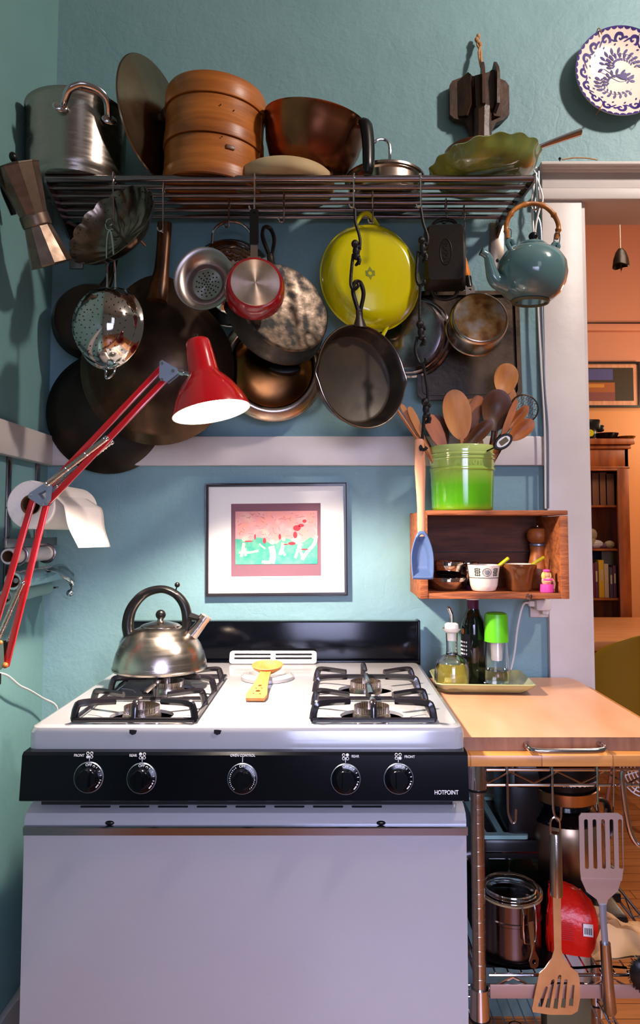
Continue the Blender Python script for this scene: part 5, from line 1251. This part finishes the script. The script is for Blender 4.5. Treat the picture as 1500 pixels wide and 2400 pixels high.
# canister
o, k = cs('canister', 'steel canister with clear clamp lid on the cart shelf', 'canister', 1198, 1.445)
m = MB(k); hh = 124; m.lathe([(0, 0), (66, 0), (69, 3), (69, 78), (71, 80), (71, 86), (69, 88), (69, hh), (66, hh), (66, 6), (0, 5)], 64); m.build('can', mat('smoky_steel', '#6d6064', .2, 1, rv=.05), o)
m = MB(k); m.lathe([(0, hh+10), (56, hh+10), (58, hh+18), (62, hh+20), (66, hh+16), (74, hh+10), (74, hh+2), (68, hh), (64, hh+4), (60, hh+6), (0, hh+4)], 64); ld = m.build('clear_lid', 'glass', o)
m = MB(k); m.lathe([(66, hh-1), (71, hh), (71, hh+3), (66, hh+4)], 48); m.build('gasket', 'stone', ld)
m = MB(k); mm = RZ(-72)
m.tube([(72, -16, hh+6), (78, -16, hh-10), (78, -14, hh-70), (78, 14, hh-70), (78, 16, hh-10), (72, 16, hh+6)], 2, 6, sm=2, m=mm)
m.plate([(-7, 0), (7, 0), (5, -60), (13, -78), (10, -92), (0, -97), (-10, -92), (-13, -78), (-5, -60)], 0, 3, [circ(0, -82, 5, 10)], mm @ TM(80, 0, 100) @ RZ(90) @ RX(90-7)); m.build('clasp', 'chrome', o)
# coffee maker
o, k = cs('coffee_maker', 'black drip coffee maker with steel thermal jug on the cart shelf', 'coffee maker', 1326, 1.64)
s_ = .001/k*1.0
yf = 1.64-.078; zz_ = lambda py: W(1326, py, yf).z-zS
m = MB(); m.box((-.01, -.02, .015), (.19, .24, .03), .012); m.build('base', 'black', o)
ht = min(zs1-.034-zS, zz_(1806)); r0, r1 = zz_(1897), zz_(1868)
m = MB(); m.box((-.092, .04, ht/2), (.085, .14, ht-.004), .015); m.build('water_tank', 'black', o)
m = MB(); m.lathe([(0, r0-.004), (.066, r0-.004), (.068, r1), (.078, ht-.005), (.077, ht), (0, ht)], 48); m.box((-.06, .03, (r1+ht)/2), (.12, .13, ht-r1), .012); hd_ = m.build('brew_head', 'black', o)
m = MB(); m.lathe([(.066, r0), (.070, r0), (.076, r1), (.073, r1+.001)], 48); m.build('steel_band', mat('bronze_steel', '#c59b70', .28, 1), hd_)
text_mesh_on_cyl('BLACK & DECKER', .0095, .0775, zz_(1843), R(-80), 'trim', o, 'lettering')
j1, j0 = zz_(1950), zz_(2083)
m = MB(); m.lathe([(0, max(.031, j0)), (.076, max(.031, j0)), (.083, max(.031, j0)+.008), (.083, j1-.012), (.076, j1+.004)], 56); jg = m.build('jug', mat('dark_brushed_steel', '#b39a80', .28, 1, bump=.05, bs=300, st=(1, 1, 10)), o)
m = MB(); m.lathe([(.076, j1+.002), (.077, j1+.008), (.064, j1+.028), (.058, r0-.016), (.055, r0-.008), (0, r0-.007)], 48); m.build('jug_collar', 'blackenamel', jg)
m = MB(); m.tube([(.070, .03, r0-.02), (.11, .05, r0-.03), (.122, .055, (r0+j0)/2), (.112, .05, j0+.05), (.082, .02, j0+.035)], .008, 8, sm=4, flat=(.7, 1.3)); m.build('jug_handle', 'black', jg)
# black countertop oven with a slotted teal tray on top
o, k = cs('toaster_oven', 'black toaster oven with a thin bright trim line at the left of the cart shelf', 'toaster oven', 1180, 1.735)
tzh = W(1160, 1968, 1.60).z-zS
m = MB(); bx(m, -.075, .055, -.135, .12, .012, tzh, .008); m.build('body', 'black', o)
m = MB(); bx(m, -.07, .05, -.137, -.134, tzh*.80, tzh*.82); m.build('trim_line', 'chrome', o)
m = MB(); bx(m, -.065, .045, -.1365, -.134, .05, tzh*.72, .002); m.build('door', 'darkglass', o)
for x_ in (-.06, .04):
    for y_ in (-.12, .1): m = MB(); m.lathe([(0, 0), (.008, 0), (.009, .013), (0, .013)], 12, TM(x_, y_, 0)); m.build('foot', 'black', o)
o, k = cs('slotted_tray', 'pale teal slotted plastic tray lying on the black toaster oven', 'tray', 1172, 1.735, zS+tzh+.0006)
m = MB(); m.plate(rrect(-.072, -.135, .030, .115, .008), 0, .008, [rrect(-.058, -.118, -.034, .09, .004), rrect(-.020, -.118, .006, .09, .004)]); m.build('tray', 'tealbox', o)
# red bag
o, k = cs('coffee_bag', 'creased shiny red foil coffee bag with barcode sticker on the cart shelf', 'bag', 1336, 1.445, rz=-14)
k *= .9
m = MB(k); random.seed(8); V = []
for z, w, d, dx, dy in ((0, 58, 34, 0, 0), (28, 62, 38, 0, 0), (64, 64, 38, 3, 0), (96, 64, 34, 6, 2), (118, 60, 26, 6, 8), (134, 54, 16, 2, 16), (146, 44, 9, -6, 24), (150, 38, 5, -8, 28)):
    n = 32; ring = []
    for j in range(n):
        a = 2*PI*j/n; c_, s_2 = math.cos(a), math.sin(a); e_ = .35
        x = w*math.copysign(abs(c_)**e_, c_)+random.uniform(-3, 3); y = d*math.copysign(abs(s_2)**e_, s_2)+random.uniform(-2.5, 2.5); ring.append((x+dx, y+dy, max(0, z+random.uniform(-3, 3)*(z > 0)-(max(0, x)*.35 if z > 90 else 0))))
    V.append(m._v(ring, None))
for a_, b_ in zip(V, V[1:]):
    for i in range(32): m._f([a_[i], a_[(i+1) % 32], b_[(i+1) % 32], b_[i]])
m._f(V[0]); m._f(V[-1]); m.build('bag', 'redbag', o, ang=25)
m = MB(k); m.box((42, -41, 70), (24, 2.5, 30)); st_ = m.build('sticker', 'white', o)
m = MB(k)
for i in range(7): m.box((34+i*2.6, -42.4, 68), (1.1 if i % 2 else 1.8, .4, 16))
m.build('barcode', 'hole', st_)
m = MB(k)
for i in range(9): m.box((-14, -40.5, 40+i*5), (40, .5, 1.2))
m.build('print_lines', 'artr', o)
# folded kraft paper bag
o, k = cs('paper_bag', 'crumpled brown paper bag lying at the right of the cart shelf', 'paper bag', 1452, 1.46, rz=10)
m = MB(k); random.seed(4); rows = []
for i in range(12):
    row = []
    for j in range(10):
        x = -96+192*i/11; y = -60+130*j/9; e_ = min(1, min(i, 11-i)/2.0)*min(1, min(j, 9-j)/2.0)
        row.append((x+random.uniform(-3, 3), y+random.uniform(-3, 3), 6+e_*(34+22*math.sin(i*.5)+random.uniform(-8, 8))))
    rows.append(row)
m.grid(rows); m.grid([[(x, y, 1) for x, y, z in r] for r in rows]); 
m.build('bag', 'kraft', o, ang=20)
# a black cord on the shelf edge
m = MB(); m.tube([W(1136, 2258, 1.40), W(1175, 2285, 1.385), W(1225, 2300, 1.378), W(1290, 2290, 1.385), W(1350, 2285, 1.38), W(1410, 2280, 1.385), W(1470, 2285, 1.38)], .0042, 8, sm=5)
for v in m.bm.verts: v.co.z = max(v.co.z, zS+.0002)
tag(m.build('appliance_cord', 'black'), 'black appliance cord lying along the front of the cart shelf', 'cord')
o, k = cs('scale', 'dark gadget with pale square display behind the red bag', 'scale', 1400, 1.66)
m = MB(k); m.box((-30, 0, 12), (130, 110, 22), 4); m.box((20, 0, 40), (40, 60, 50), 10); m.build('body', 'black', o); m = MB(k); m.box((-22, -50, 34), (46, 3, 26), 1, RX(0)); d_ = m.build('display_panel', 'tealbox', o); m = MB(k); m.box((-22, -52, 34), (22, 1, 14)); m.build('display', 'hole', d_)
# bottom shelf
for px, y, r, h, lb in ((1166, 1.42, 26, 212, 'glass jar at front left of the bottom cart shelf'), (1212, 1.45, 22, 205, 'smaller glass jar right of the first on the bottom cart shelf')):
    o, k = cs('glass_jar', lb, 'jar', px, y, .126, group='glass jars on bottom cart shelf'); m = MB(k); m.lathe([(0, 0), (r, 0), (r+2, 4), (r+2, h-20), (r-5, h-6), (r-5, h), (r-8, h), (r-8, h-7), (r-1, h-22), (r-1, 5), (0, 4)], 32); m.build('jar', 'glass', o)
o, k = cs('olive_box', 'olive grey box standing on the bottom cart shelf', 'box', 1330, 1.47, .126)
bh = (W(1330, 2338, 1.45).z-.126)/k
m = MB(k); m.box((0, 0, bh/2), (104, 50, bh), 2); m.build('box', 'greybox', o); m = MB(k); m.box((0, 0, bh+2), (107, 54, 4), 1); m.build('lid', 'black', o)
# hooks on the cart rail
def chook(px, label, y1=1930):
    yy = 1.372; x0 = W(px, 1806, yy).x; z0 = zs1; zl = W(px, y1, yy-.008).z
    m = MB(); m.tube([(x0, yy+.006, z0-.004), (x0, yy+.005, z0+.004), (x0, yy-.002, z0+.006), (x0, yy-.0062, z0), (x0, yy-.0062, zl+.03), (x0+.003, yy-.0062, zl+.010), (x0+.009, yy-.0062, zl), (x0+.014, yy-.0062, zl+.006), (x0+.0155, yy-.0062, zl+.026)], .0022, 7, sm=3)
    return tag(m.build('hook', 'chrome'), label, 'hook', 'steel hooks on the cart rail')
chook(1187, 'empty steel hook nearest the post on the cart rail'); chook(1292, 'steel hook on the cart rail holding the steel handled slotted turner', 1925); chook(1397, 'steel hook on the cart rail through the slots of the upside down turner')
def slots(cx, y0, y1, n, pitch, w, skew=0, arc=0):
    out = []
    for i in range(n):
        x = cx+(i-(n-1)/2)*pitch; a = arc*(1-abs(i-(n-1)/2)/((n-1)/2)) if arc else 0
        t = rrect(x-w/2, y0, x+w/2, y1+a, w/2.1, 3); out.append([(p[0]+(p[1]-y0)*skew*(i-(n-1)/2)*.0, p[1]) for p in t])
    return out
o, k = hang('slotted_turner', 'long steel slotted turner hanging blade down from the cart rail', 'turner', 1304, 2090, 1.352, roll=0)
m = MB(k); m.tube([(-11, 128, 0), (-11, 158, 0), (-6, 168, 0), (0, 170, 0), (6, 168, 0), (11, 158, 0), (11, 128, 0)], 2.4, 8, sm=3); m.build('hanging_loop', 'chrome', o)
m = MB(k); m.tube([(0, -8, 0), (0, 0, 0), (0, 128, 0), (0, 134, 0)], [14.5, 15, 13.5, 11], 20); m.build('handle', 'steel', o)
m = MB(k); bl = [(-9, -5), (-8, -130), (-14, -150), (-30, -172), (-44, -184), (-50, -210), (-62, -262), (-60, -270), (-20, -276), (30, -276), (44, -268), (50, -240), (50, -196), (46, -182), (30, -170), (14, -150), (9, -130), (10, -5)]
hs = []
for i, (x0, x1, t_, b_) in enumerate(((-46, -30, -212, -258), (-28, -14, -196, -260), (-10, 2, -186, -262), (8, 16, -196, -260), (26, 32, -208, -256))):
    hs.append([(x0-3, b_), (x0+7, b_-1), (x1+6, t_-3), (x1+3, t_), (x1-2, t_-3)])
m.plate(bl, -1.5, 1.5, hs); m.build('blade', mat('warm_blade_steel', '#dcae78', .36, .7, col2='#c99a68', ns=20), o)
o, k = hang('slotted_spatula', 'upside down steel slotted spatula hanging at the right of the cart rail', 'spatula', 1412, 2100, 1.350, roll=0)
m = MB(k)
bl = [(-50, 40), (-52, 60), (-52, 182), (-46, 190), (40, 190), (50, 184), (52, 176), (50, 60), (46, 36)]
m.plate(bl, -1.5, 1.5, [rrect(-40+i*20, 62, -31+i*20, 176, 4, 3) for i in range(5)])
m.plate([(-50, 40), (46, 36), (38, 10), (14, -10), (8, -30), (-4, -30), (-12, -10), (-36, 8)], -6, -3); m.bar((-50, 39, 0), (46, 37, 0), 5, 4)
m.build('blade', mat('satin_blade', '#c9b6ae', .36, .8), o)
m = MB(k); m.tube([(1, -20, -3), (1, -60, 0), (4, -110, 0)], [9, 8, 8], 10, flat=(.5, 1)); m.build('neck', 'silverpaint', o)
m = MB(k); m.tube([(4, -106, 0), (8, -200, 0), (12, -258, 0), (13, -264, 0)], [12, 13.5, 15, 12], 20); m.build('handle', 'steel', o)
# far right : steel tongs handle + wire rack + dark round thing
o, k = hang('steel_tongs', 'curved polished steel tongs hanging at the right edge of the cart rail', 'tongs', 1480, 1890, 1.355)
m = MB(k); m.tube([(-18, 82, 0), (-20, 60, 0), (-12, -20, 0), (0, -70, 0), (22, -92, 0), (44, -80, 0)], 6, 12, sm=5); m.build('arm', 'chrome', o)
m = MB(k); m.tube([(-34, 90, -12), (-36, 20, -14), (-38, -30, -14)], 2, 6, sm=2); m.build('hanging_wire', 'chrome', o)
o, k = hang('cooling_rack', 'round white wire rack partly cut off at the right edge under the block top', 'rack', 1520, 1800, 1.40)
m = MB(k)
for r in (30, 38, 46, 54, 62): m.tube([(r*math.cos(t), r*1.15*math.sin(t), -r*.2) for t in [2*PI*j/40 for j in range(40)]], 1.5, 5, closed=True)
for a in (200, 240, 280, 320): m.tube([(0, 0, 0), (62*math.cos(R(a)), 71*math.sin(R(a)), -14)], 1.5, 5)
m.build('wires', 'white', o)
o, k = hang('dark_brush', 'dark bristly scrubber cut off at the lower right edge', 'brush', 1515, 2282, 1.345)
m = MB(k); m.lathe([(0, -12), (30, -12), (38, -4), (40, 4), (30, 12), (0, 14)], 40, fn=lambda r, z, a: (r*(1+.05*math.sin(19*a)), z)); m.build('head', 'black', o)
m = MB(k); random.seed(1)
for i in range(60): a = 2*PI*i/60; m.tube([(37*math.cos(a), 37*math.sin(a), 0), (44*math.cos(a+.08), 44*math.sin(a+.08), random.uniform(-6, 6))], 1, 4)
m.build('bristles', 'black', o); m = MB(k); m.tube([(0, 38, 0), (2, 160, 0), (0, 480, -8)], 3, 8); m.build('stem', 'chrome', o)

# ============================================================ TRAY AND BOTTLES
ZB = zB+.0005
tc_ = Z(1125, 1610, ZB)
o = thing('ceramic_tray', 'pale green rectangular ceramic tray at the back of the board', 'tray', TM(tc_.x, 1.782, ZB) @ RZ(-3))
k = KK(tc_); m = MB(k)
def tr_ring(w, d, z, n=8): return [(p[0], p[1], z+ (6*((abs(p[0])/w)**4)*((abs(p[1])/d)**4))) for p in rrect(-w, -d, w, d, 14, n)]
V = [m._v(tr_ring(*a), None) for a in ((86, 62, 0), (92, 68, 1), (106, 80, 12), (112, 86, 20), (109, 84, 22), (100, 76, 12), (88, 64, 5))]
m._f(V[0]); m._f(V[-1])
for a_, b_ in zip(V, V[1:]):
    for i in range(len(a_)): m._f([a_[i], a_[(i+1) % len(a_)], b_[(i+1) % len(a_)], b_[i]])
m.build('tray', 'tray', o)
ZTr = ZB+5.2*k
o, k = stand('oil_cruet', 'clear glass cruet of golden oil with steel pourer on the tray', 'bottle', 1060, 1.745, ZTr)
m = MB(k); m.lathe([(0, 0), (37, 0), (41, 4), (42, 12), (40, 50), (34, 68), (22, 77), (14, 80), (13, 90), (14, 130), (18, 134), (22, 138), (22, 141), (17, 142), (12, 138), (11, 92), (11, 83), (20, 74), (32, 65), (37, 50), (39, 12), (37, 7), (0, 6)], 56); m.build('glass', 'glass', o)
m = MB(k); m.lathe([(0, 6.5), (36.5, 7.5), (38.5, 13), (36.6, 50), (33.5, 60), (0, 60)], 56); m.build('oil', 'oil', o)
m = MB(k); m.lathe([(0, 112), (10.5, 112), (10.8, 130), (16, 134), (16, 150), (10, 154), (0, 154)], 32); sp_ = m.build('stopper', 'white', o)
m = MB(k); m.tube([(0, 0, 152), (0, 0, 172), (-6, 0, 186), (-9, 0, 190)], [6, 5.5, 5, 3], 12); m.build('pourer', 'chrome', sp_)
o, k = stand('vinegar_bottle', 'tall dark green bottle with purple foil neck on the tray', 'bottle', 1110, 1.80, ZTr)
m = MB(k); m.lathe([(0, 0), (26, 0), (28, 4), (28, 130), (26, 146), (17, 164), (14, 176), (13, 200), (0, 200)], 48); m.build('glass', 'darkglass', o)
m = MB(k); m.lathe([(14.2, 172), (14.5, 200), (16, 204), (16.5, 210), (16, 228), (0, 229)], 40)
m.mi = 1; m.lathe([(14.6, 196), (16.8, 199), (16.6, 202), (15, 203)], 40); m.build('foil_cap', ['purple', 'cream'], o)
m = MB(k)
rows = [[(28.4*math.cos(R(a)), 28.4*math.sin(R(a)), z) for a in range(175, 246, 10)] for z in (66, 118)]
m.grid(rows); lb_ = m.build('paper_label', mat('black_label', '#15131a', .5), o)
random.seed(6); m = MB(k)
for i in range(16):
    a = R(190+(i % 4)*12); z = 72+(i//4)*9; m.ball((28.6*math.cos(a), 28.6*math.sin(a), z), (2, 2.4, 2.6), seg=6, n=4)
m.mi = 1; a = R(205); m.ball((28.6*math.cos(a), 28.6*math.sin(a), 124), (3, 6, 7), seg=12); m.build('label_ornament', ['white', 'cane'], lb_)
o, k = stand('oil_sprayer', 'clear sprayer bottle with bright lime green cap on the tray', 'bottle', 1165, 1.765, ZTr)
m = MB(k); m.lathe([(0, 0), (26, 0), (30, 3), (31, 10), (30, 40), (26, 84), (25, 112), (23, 112), (24, 84), (28, 40), (28, 12), (0, 10)], 48); m.build('glass', 'glass', o)
m = MB(k); m.lathe([(0, 11), (27, 12), (27.4, 40), (0, 40)], 40); m.build('liquid', mat('water', '#f4f0e0', .02, trans=1, ior=1.33), o)
m = MB(k); m.lathe([(0, 0), (29, 0), (31.5, 3), (31.5, 9), (29, 10)], 48, TM(0, 0, -.2)); m.build('steel_base', 'chrome', o)
m = MB(k); m.lathe([(0, 62), (12, 62), (13, 66), (14, 110), (0, 110)], 32); m.build('inner_tube', 'white', o)
m = MB(k); m.lathe([(27, 108), (28, 106), (27, 160), (25, 170), (20, 173), (0, 173)], 48); m.build('cap', 'lime', o)

# ============================================================ DINING ROOM
def face_box(m, px0, px1, py0, py1, y0, y1, bev=.004):
    a = W(px0, py1, y0); b = W(px1, py0, y0); bx(m, a.x, b.x, y0, y1, a.z, b.z, bev); return a, b
# table
zt_ = .75; tf = Z(1440, 1503, zt_).y
tb = thing('dining_table', 'pale pine dining table in the room beyond the doorway', 'table', TM(1.6, tf+.4, 0))
q = lambda m, n, ma='tablewood': m.build(n, ma, tb, TM(-1.6, -tf-.4, 0))
m = MB(); bx(m, .75, 2.6, tf, tf+.9, zt_-.045, zt_, .005); q(m, 'tabletop')
for x in (.8, 2.55):
    for y in (tf+.05, tf+.85): m = MB(); bx(m, x-.035, x+.035, y-.035, y+.035, 0, zt_-.045, .004); q(m, 'leg')
m = MB(); bx(m, .85, 2.5, tf+.42, tf+.46, zt_-.2, zt_-.045); bx(m, .85, 2.5, tf+.42, tf+.47, .16, .22); q(m, 'stretcher')
# china cabinet
ycf = 4.28; cx0 = W(1330, 1300, ycf).x; cx1 = W(1478, 1300, ycf).x
ctop = W(1430, 1029, ycf).z; d0, d1 = W(1374, 1200, ycf).x, W(1447, 1200, ycf).x; dz0, dz1 = .3, W(1430, 1104, ycf).z
cb = thing('china_cabinet', 'tall oak cabinet with glass door full of books and shells', 'cabinet', TM(1.7, 4.4, 0))
q = lambda m, n, ma='oak', par=None, **kw: m.build(n, ma, par or cb, TM(-1.7, -4.4, 0), **kw)
m = MB()
bx(m, cx0-.25, cx0-.23, ycf+.02, 4.55, 0, ctop-.05); bx(m, cx1-.02, cx1+.0, ycf, 4.55, 0, ctop-.05); bx(m, cx0-.25, cx1, 4.53, 4.56, 0, ctop-.05)
bx(m, cx0-.25, cx1, ycf+.02, 4.55, 0, .1)
bx(m, cx0-.28, cx1+.03, ycf-.03, 4.56, ctop-.035, ctop, .004); bx(m, cx0-.26, cx1+.015, ycf-.012, 4.56, ctop-.06, ctop-.035, .004); bx(m, cx0-.25, cx1, ycf, 4.56, ctop-.17, ctop-.06, .002)
bx(m, cx0-.25, cx1+.005, ycf-.006, ycf, ctop-.18, ctop-.165, .002)
q(m, 'carcass')
m = MB(); bx(m, d1, cx1-.004, ycf-.012, ycf+.01, .12, ctop-.18, .003); bx(m, cx0-.25, d1, ycf-.012, ycf+.01, dz1, ctop-.18, .003); bx(m, cx0-.25, d1, ycf-.012, ycf+.01, .12, .3, .003); bx(m, cx0-.25, cx0-.18, ycf-.012, ycf+.01, .3, dz1)
do = q(m, 'door')
for py in (1112, 1333):
    m = MB(); face_box(m, 1457, 1462, py-12, py+12, ycf-.02, ycf-.012, .001); q(m, 'hinge', 'black', do)
m = MB(); bx(m, cx0-.2, d1, ycf-.002, ycf+.002, .3, dz1); q(m, 'glass_pane', 'glass', do)
sz = [W(1410, py, ycf+.03).z for py in (1184, 1286, 1402)]
for z in sz: m = MB(); bx(m, cx0-.23, cx1-.02, ycf+.03, 4.53, z-.012, z); q(m, 'shelf')
def dbook(px0, px1, pytop, zi, ma, label, name='book', g='books on the lower cabinet shelf'):
    y0 = ycf+.045; a = W(px0, 1300, y0); b = W(px1, pytop, y0)
    o = thing(name, label, 'book', TM((a.x+b.x)/2, y0+.08, sz[zi]+.0005), g); w = b.x-a.x-.001; h = b.z-sz[zi]
    m = MB(); m.box((0, 0, h/2), (w, .15, h), .002); m.build('cover', ma, o)
    if w > .012 and zi == 2: m = MB(); m.box((0, -.0755, h*.6), (w*.5, .001, h*.3)); m.build('spine_mark', 'stone' if ma not in ('stone', 'white') else 'brownwood', o)
mb = {n: mat('book_'+n, c, .6) for n, c in dict(tan='#8a5a3a', tan2='#7c4e34', red='#7d2030', navy='#1c1e30', plum='#5a2a3c', grey='#4a3a40', yel='#d0a010', buff='#b99d80', gold='#8a8430').items()}
for i, (a, b, t, c_, l) in enumerate(((1358, 1374, 1107, 'tan', 'tan bound volume half hidden by the door casing, top cabinet shelf'), (1374, 1389, 1107, 'tan', 'first fully visible tan volume on the top cabinet shelf'), (1389, 1407, 1108, 'tan2', 'second tan volume on the top cabinet shelf'), (1407, 1423, 1107, 'tan', 'third tan volume on the top cabinet shelf'), (1423, 1440, 1110, 'tan2', 'rightmost reddish volume on the top cabinet shelf'))):
    dbook(a, b, t, 0, mb[c_], l, g='tall volumes on the top cabinet shelf')
for a, b, t, c_, l in ((1366, 1377, 1296, 'red', 'red book at the left of the lower cabinet shelf'), (1377, 1390, 1300, 'navy', 'dark navy book with white lettering in the cabinet'), (1390, 1394, 1320, 'red', 'thin red book beside the navy book in the cabinet'), (1394, 1402, 1318, 'plum', 'plum coloured book left of the yellow one'), (1403, 1416, 1313, 'yel', 'bright yellow book in the cabinet'), (1416, 1427, 1322, 'buff', 'buff book just right of the yellow one'), (1428, 1437, 1330, 'grey', 'grey book right of the buff one'), (1437, 1445, 1326, 'plum', 'rightmost dark book on the lower cabinet shelf')):
    dbook(a, b, t, 2, mb[c_], l)
dbook_y = ycf+.2
for a, b, t, c_, l in ((1378, 1410, 1290, 'navy', 'tall dark book standing behind the front row in the cabinet'), (1410, 1432, 1292, 'buff', 'pale tall book standing behind the yellow book'), (1432, 1446, 1292, 'gold', 'olive gold tall book at the back right of the cabinet')):
    y0 = ycf+.205; p0, p1 = W(a, 1300, y0), W(b, t, y0); o = thing('book', l, 'book', TM((p0.x+p1.x)/2, y0+.01, sz[2]+.0005), 'books on the lower cabinet shelf'); m = MB(); h = min(p1.z, sz[1]-.014)-sz[2]; m.box((0, 0, h/2), (p1.x-p0.x, .02, h), .002); m.build('cover', mb[c_], o)
for px, py, r, ma, l in ((1395, 1263, (20, 8, 10), 'cream', 'smooth white oval shell on the middle cabinet shelf'), (1387, 1222, (12, 8, 14), 'stone', 'pale shell on the left of the middle cabinet shelf'), (1428, 1254, (12, 8, 9), 'stone', 'brownish shell right of the white one'), (1412, 1278, (16, 6, 6), 'mauve', 'flat mauve shell at the front of the middle shelf'), (1431, 1276, (4, 4, 9), 'cream', 'tiny upright figure shaped shell on the middle shelf')):
    p = W(px, py, ycf+.10); kk = KK(p); z = sz[1]+r[2]*kk+.0005 if py > 1240 else p.z; o = thing('shell', l, 'shell', TM(p.x, p.y, z if py > 1240 else sz[1]+r[2]*kk*2.3), 'shells on the middle cabinet shelf')
    m = MB(kk); m.lathe([(math.sin(PI*i/14)*(1+.06*math.sin(i*2.5)), -math.cos(PI*i/14)) for i in range(15)], 24, Matrix.Diagonal((r[0], r[1], r[2], 1)), fn=lambda rr, z_, a: (rr*(1+.05*math.sin(7*a)), z_))
    if py < 1240: m.ball((0, 0, -r[2]*1.3), (r[0]*.7, r[1], r[2]))
    m.build('shell', ma, o)
# toy truck + plates on cabinet
o, k = stand('toy_tractor', 'dark toy tractor with yellow wheel hub on top of the cabinet', 'toy', 1382, 4.40, ctop+.0005)
m = MB(k); m.box((4, 0, 38), (36, 26, 26), 4); m.box((24, 0, 30), (16, 22, 16), 4); m.tube([(-14, 0, 40), (-14, 0, 62), (-8, 0, 66), (-2, 0, 66)], 2, 6, sm=2); m.build('body', 'black', o)
for x, r in ((-6, 17), (26, 9)):
    m = MB(k); m.lathe([(0, -6), (r*.8, -6), (r, -3), (r, 3), (r*.8, 6), (0, 6)], 32, TM(x, -15, r) @ RX(90)); w_ = m.build('wheel', 'black', o)
    m = MB(k); m.lathe([(0, 0), (r*.5, 0), (r*.42, 1.5), (0, 1)], 24, TM(x, -21, r) @ RX(90)); m.build('wheel_hub', 'yellow', w_)
for px, y, r, h, ma, l in ((1421, 4.38, 26, 17, 'blackenamel', 'stack like dark bowl on the cabinet top beside the toy tractor'), (1466, 4.38, 21, 10, mat('brass_plate', '#7a5a18', .25, .8), 'shallow brassy dish at the right end of the cabinet top')):
    o, k = stand('dark_dish', l, 'dish', px, y, ctop+.0005); m = MB(k); m.lathe([(0, 0), (r*.6, 0), (r*.7, 2), (r, h*.7), (r*1.08, h), (r*.95, h-1), (r*.6, 3), (0, 3)], 40); m.build('dish', ma, o)
# framed picture on far wall
o, k = hang('framed_print', 'black framed photograph of stacked boxes on the far orange wall', 'picture', 1425, 902, 4.585)
m = MB(k); m.plate([(-80, -54), (74, -54), (74, 54), (-80, 54)], -4, 5, [[(-76, -49), (69, -49), (69, 49), (-76, 49)]]); m.build('frame', 'frame', o)
m = MB(k); m.box((-3, 0, 0), (146, 100, 2)); m.build('mat_board', 'wood4', o)
m = MB(k); m.box((-6, 1, 1.4), (130, 78, 1)); m.mi = 1; m.box((-28, 24, 2.2), (78, 26, .6)); m.mi = 2; m.box((-26, -8, 2.2), (82, 26, .6)); m.mi = 3; m.box((-26, -28, 2.3), (82, 20, .6)); m.mi = 4; m.box((-30, -3, 2.6), (40, 8, .4)); m.build('photo', [mat('print_dark', '#33240f', .6), mat('print_blue', '#4c4a80', .6), mat('print_orange', '#9a5320', .6), mat('print_mauve', '#7a3f38', .6), mat('print_gold', '#c27c28', .6)], o)
# hanging iron bell
p = W(1455, 604, 3.4); o = thing('hanging_bell', 'dark iron bell on a string from the dining room ceiling', 'bell', Matrix.Translation(p)); k = KK(p)
m = MB(k); m.lathe([(0, 22), (6, 21), (12, 12), (17, -4), (19, -20), (16, -22), (12, -8), (0, 10)], 24, fn=lambda r, z, a: (r, z+(3*math.sin(2*a) if z < -10 else 0))); m.build('bell', 'iron', o)
m = MB(k); zc2 = (CD-p.z)/k; m.tube([(0, 0, 20), (0, 0, zc2)], .7, 5); m.lathe([(0, zc2), (5, zc2), (3, zc2-6), (0, zc2-6)], 12); m.build('string', 'white', o)
m = MB(k); m.tube([(0, 0, 8), (0, 0, -30)], .8, 5); m.plate([(-2, -24), (3, -24), (0, -36)], -.5, .5, m=RX(90)); m.build('clapper', 'cane', o)
p = W(1380, 505, 3.3); o = thing('ceiling_knob', 'small white fitting on the dining room ceiling', 'ceiling fitting', TM(p.x, p.y, CD)); m = MB(); m.lathe([(0, 0), (.03, 0), (.028, -.012), (.01, -.03), (0, -.031)], 24); m.build('fitting', 'white', o)
# chairs
def chair(px_top, py_top, y, rz, label, x=None, zt2=None):
    zt2 = zt2 or W(px_top, py_top, y).z; xx = W(px_top, py_top, y).x if x is None else x
    o = thing('shell_chair', label, 'chair', TM(xx, y+.2, 0) @ RZ(rz), None)
    m = MB(); rows = []; H_ = zt2
    for i in range(15):
        t = i/14; row = []
        for j in range(17):
            s = -1+j/8
            if t < .55: u = t/.55; w = .19+.045*math.sin(u*PI*.6); y_ = .2-.36*u; z = .44-.02*math.sin(u*PI)+.06*max(0, abs(s)-.4)**1.5*3*u
            else: u = (t-.55)/.45; w = .235*math.sqrt(max(0.01, 1-max(0, u-.25)**2*1.6)) ; y_ = -.16-.09*u+.10*(s*s)*(1-.3*u); z = .44+(H_-.44)*math.sin(u*PI/2)**.9-(.05*s*s)
            row.append((s*w, y_, z))
        rows.append(row)
    m.grid(rows); m.build('seat_shell', 'mustard', o, solid=.006, sub=1)
    for sx in (-1, 1):
        for sy in (-1, 1): m = MB(); m.tube([(sx*.10, sy*.1, .41), (sx*.21, sy*.2, .0)], .011, 8); m.build('leg', 'oak', o)
    return o
chair(1508, 1478, 2.72, 0, 'mustard shell chair nearest the kitchen at the dining table', x=W(1508, 1478, 2.72).x+.02)
o = chair(1305, 1412, 3.79, 180, 'far mustard shell chair tucked in behind the dining table, mostly hidden', x=W(1312, 1412, 4.1).x, zt2=W(1312, 1412, 4.1).z)
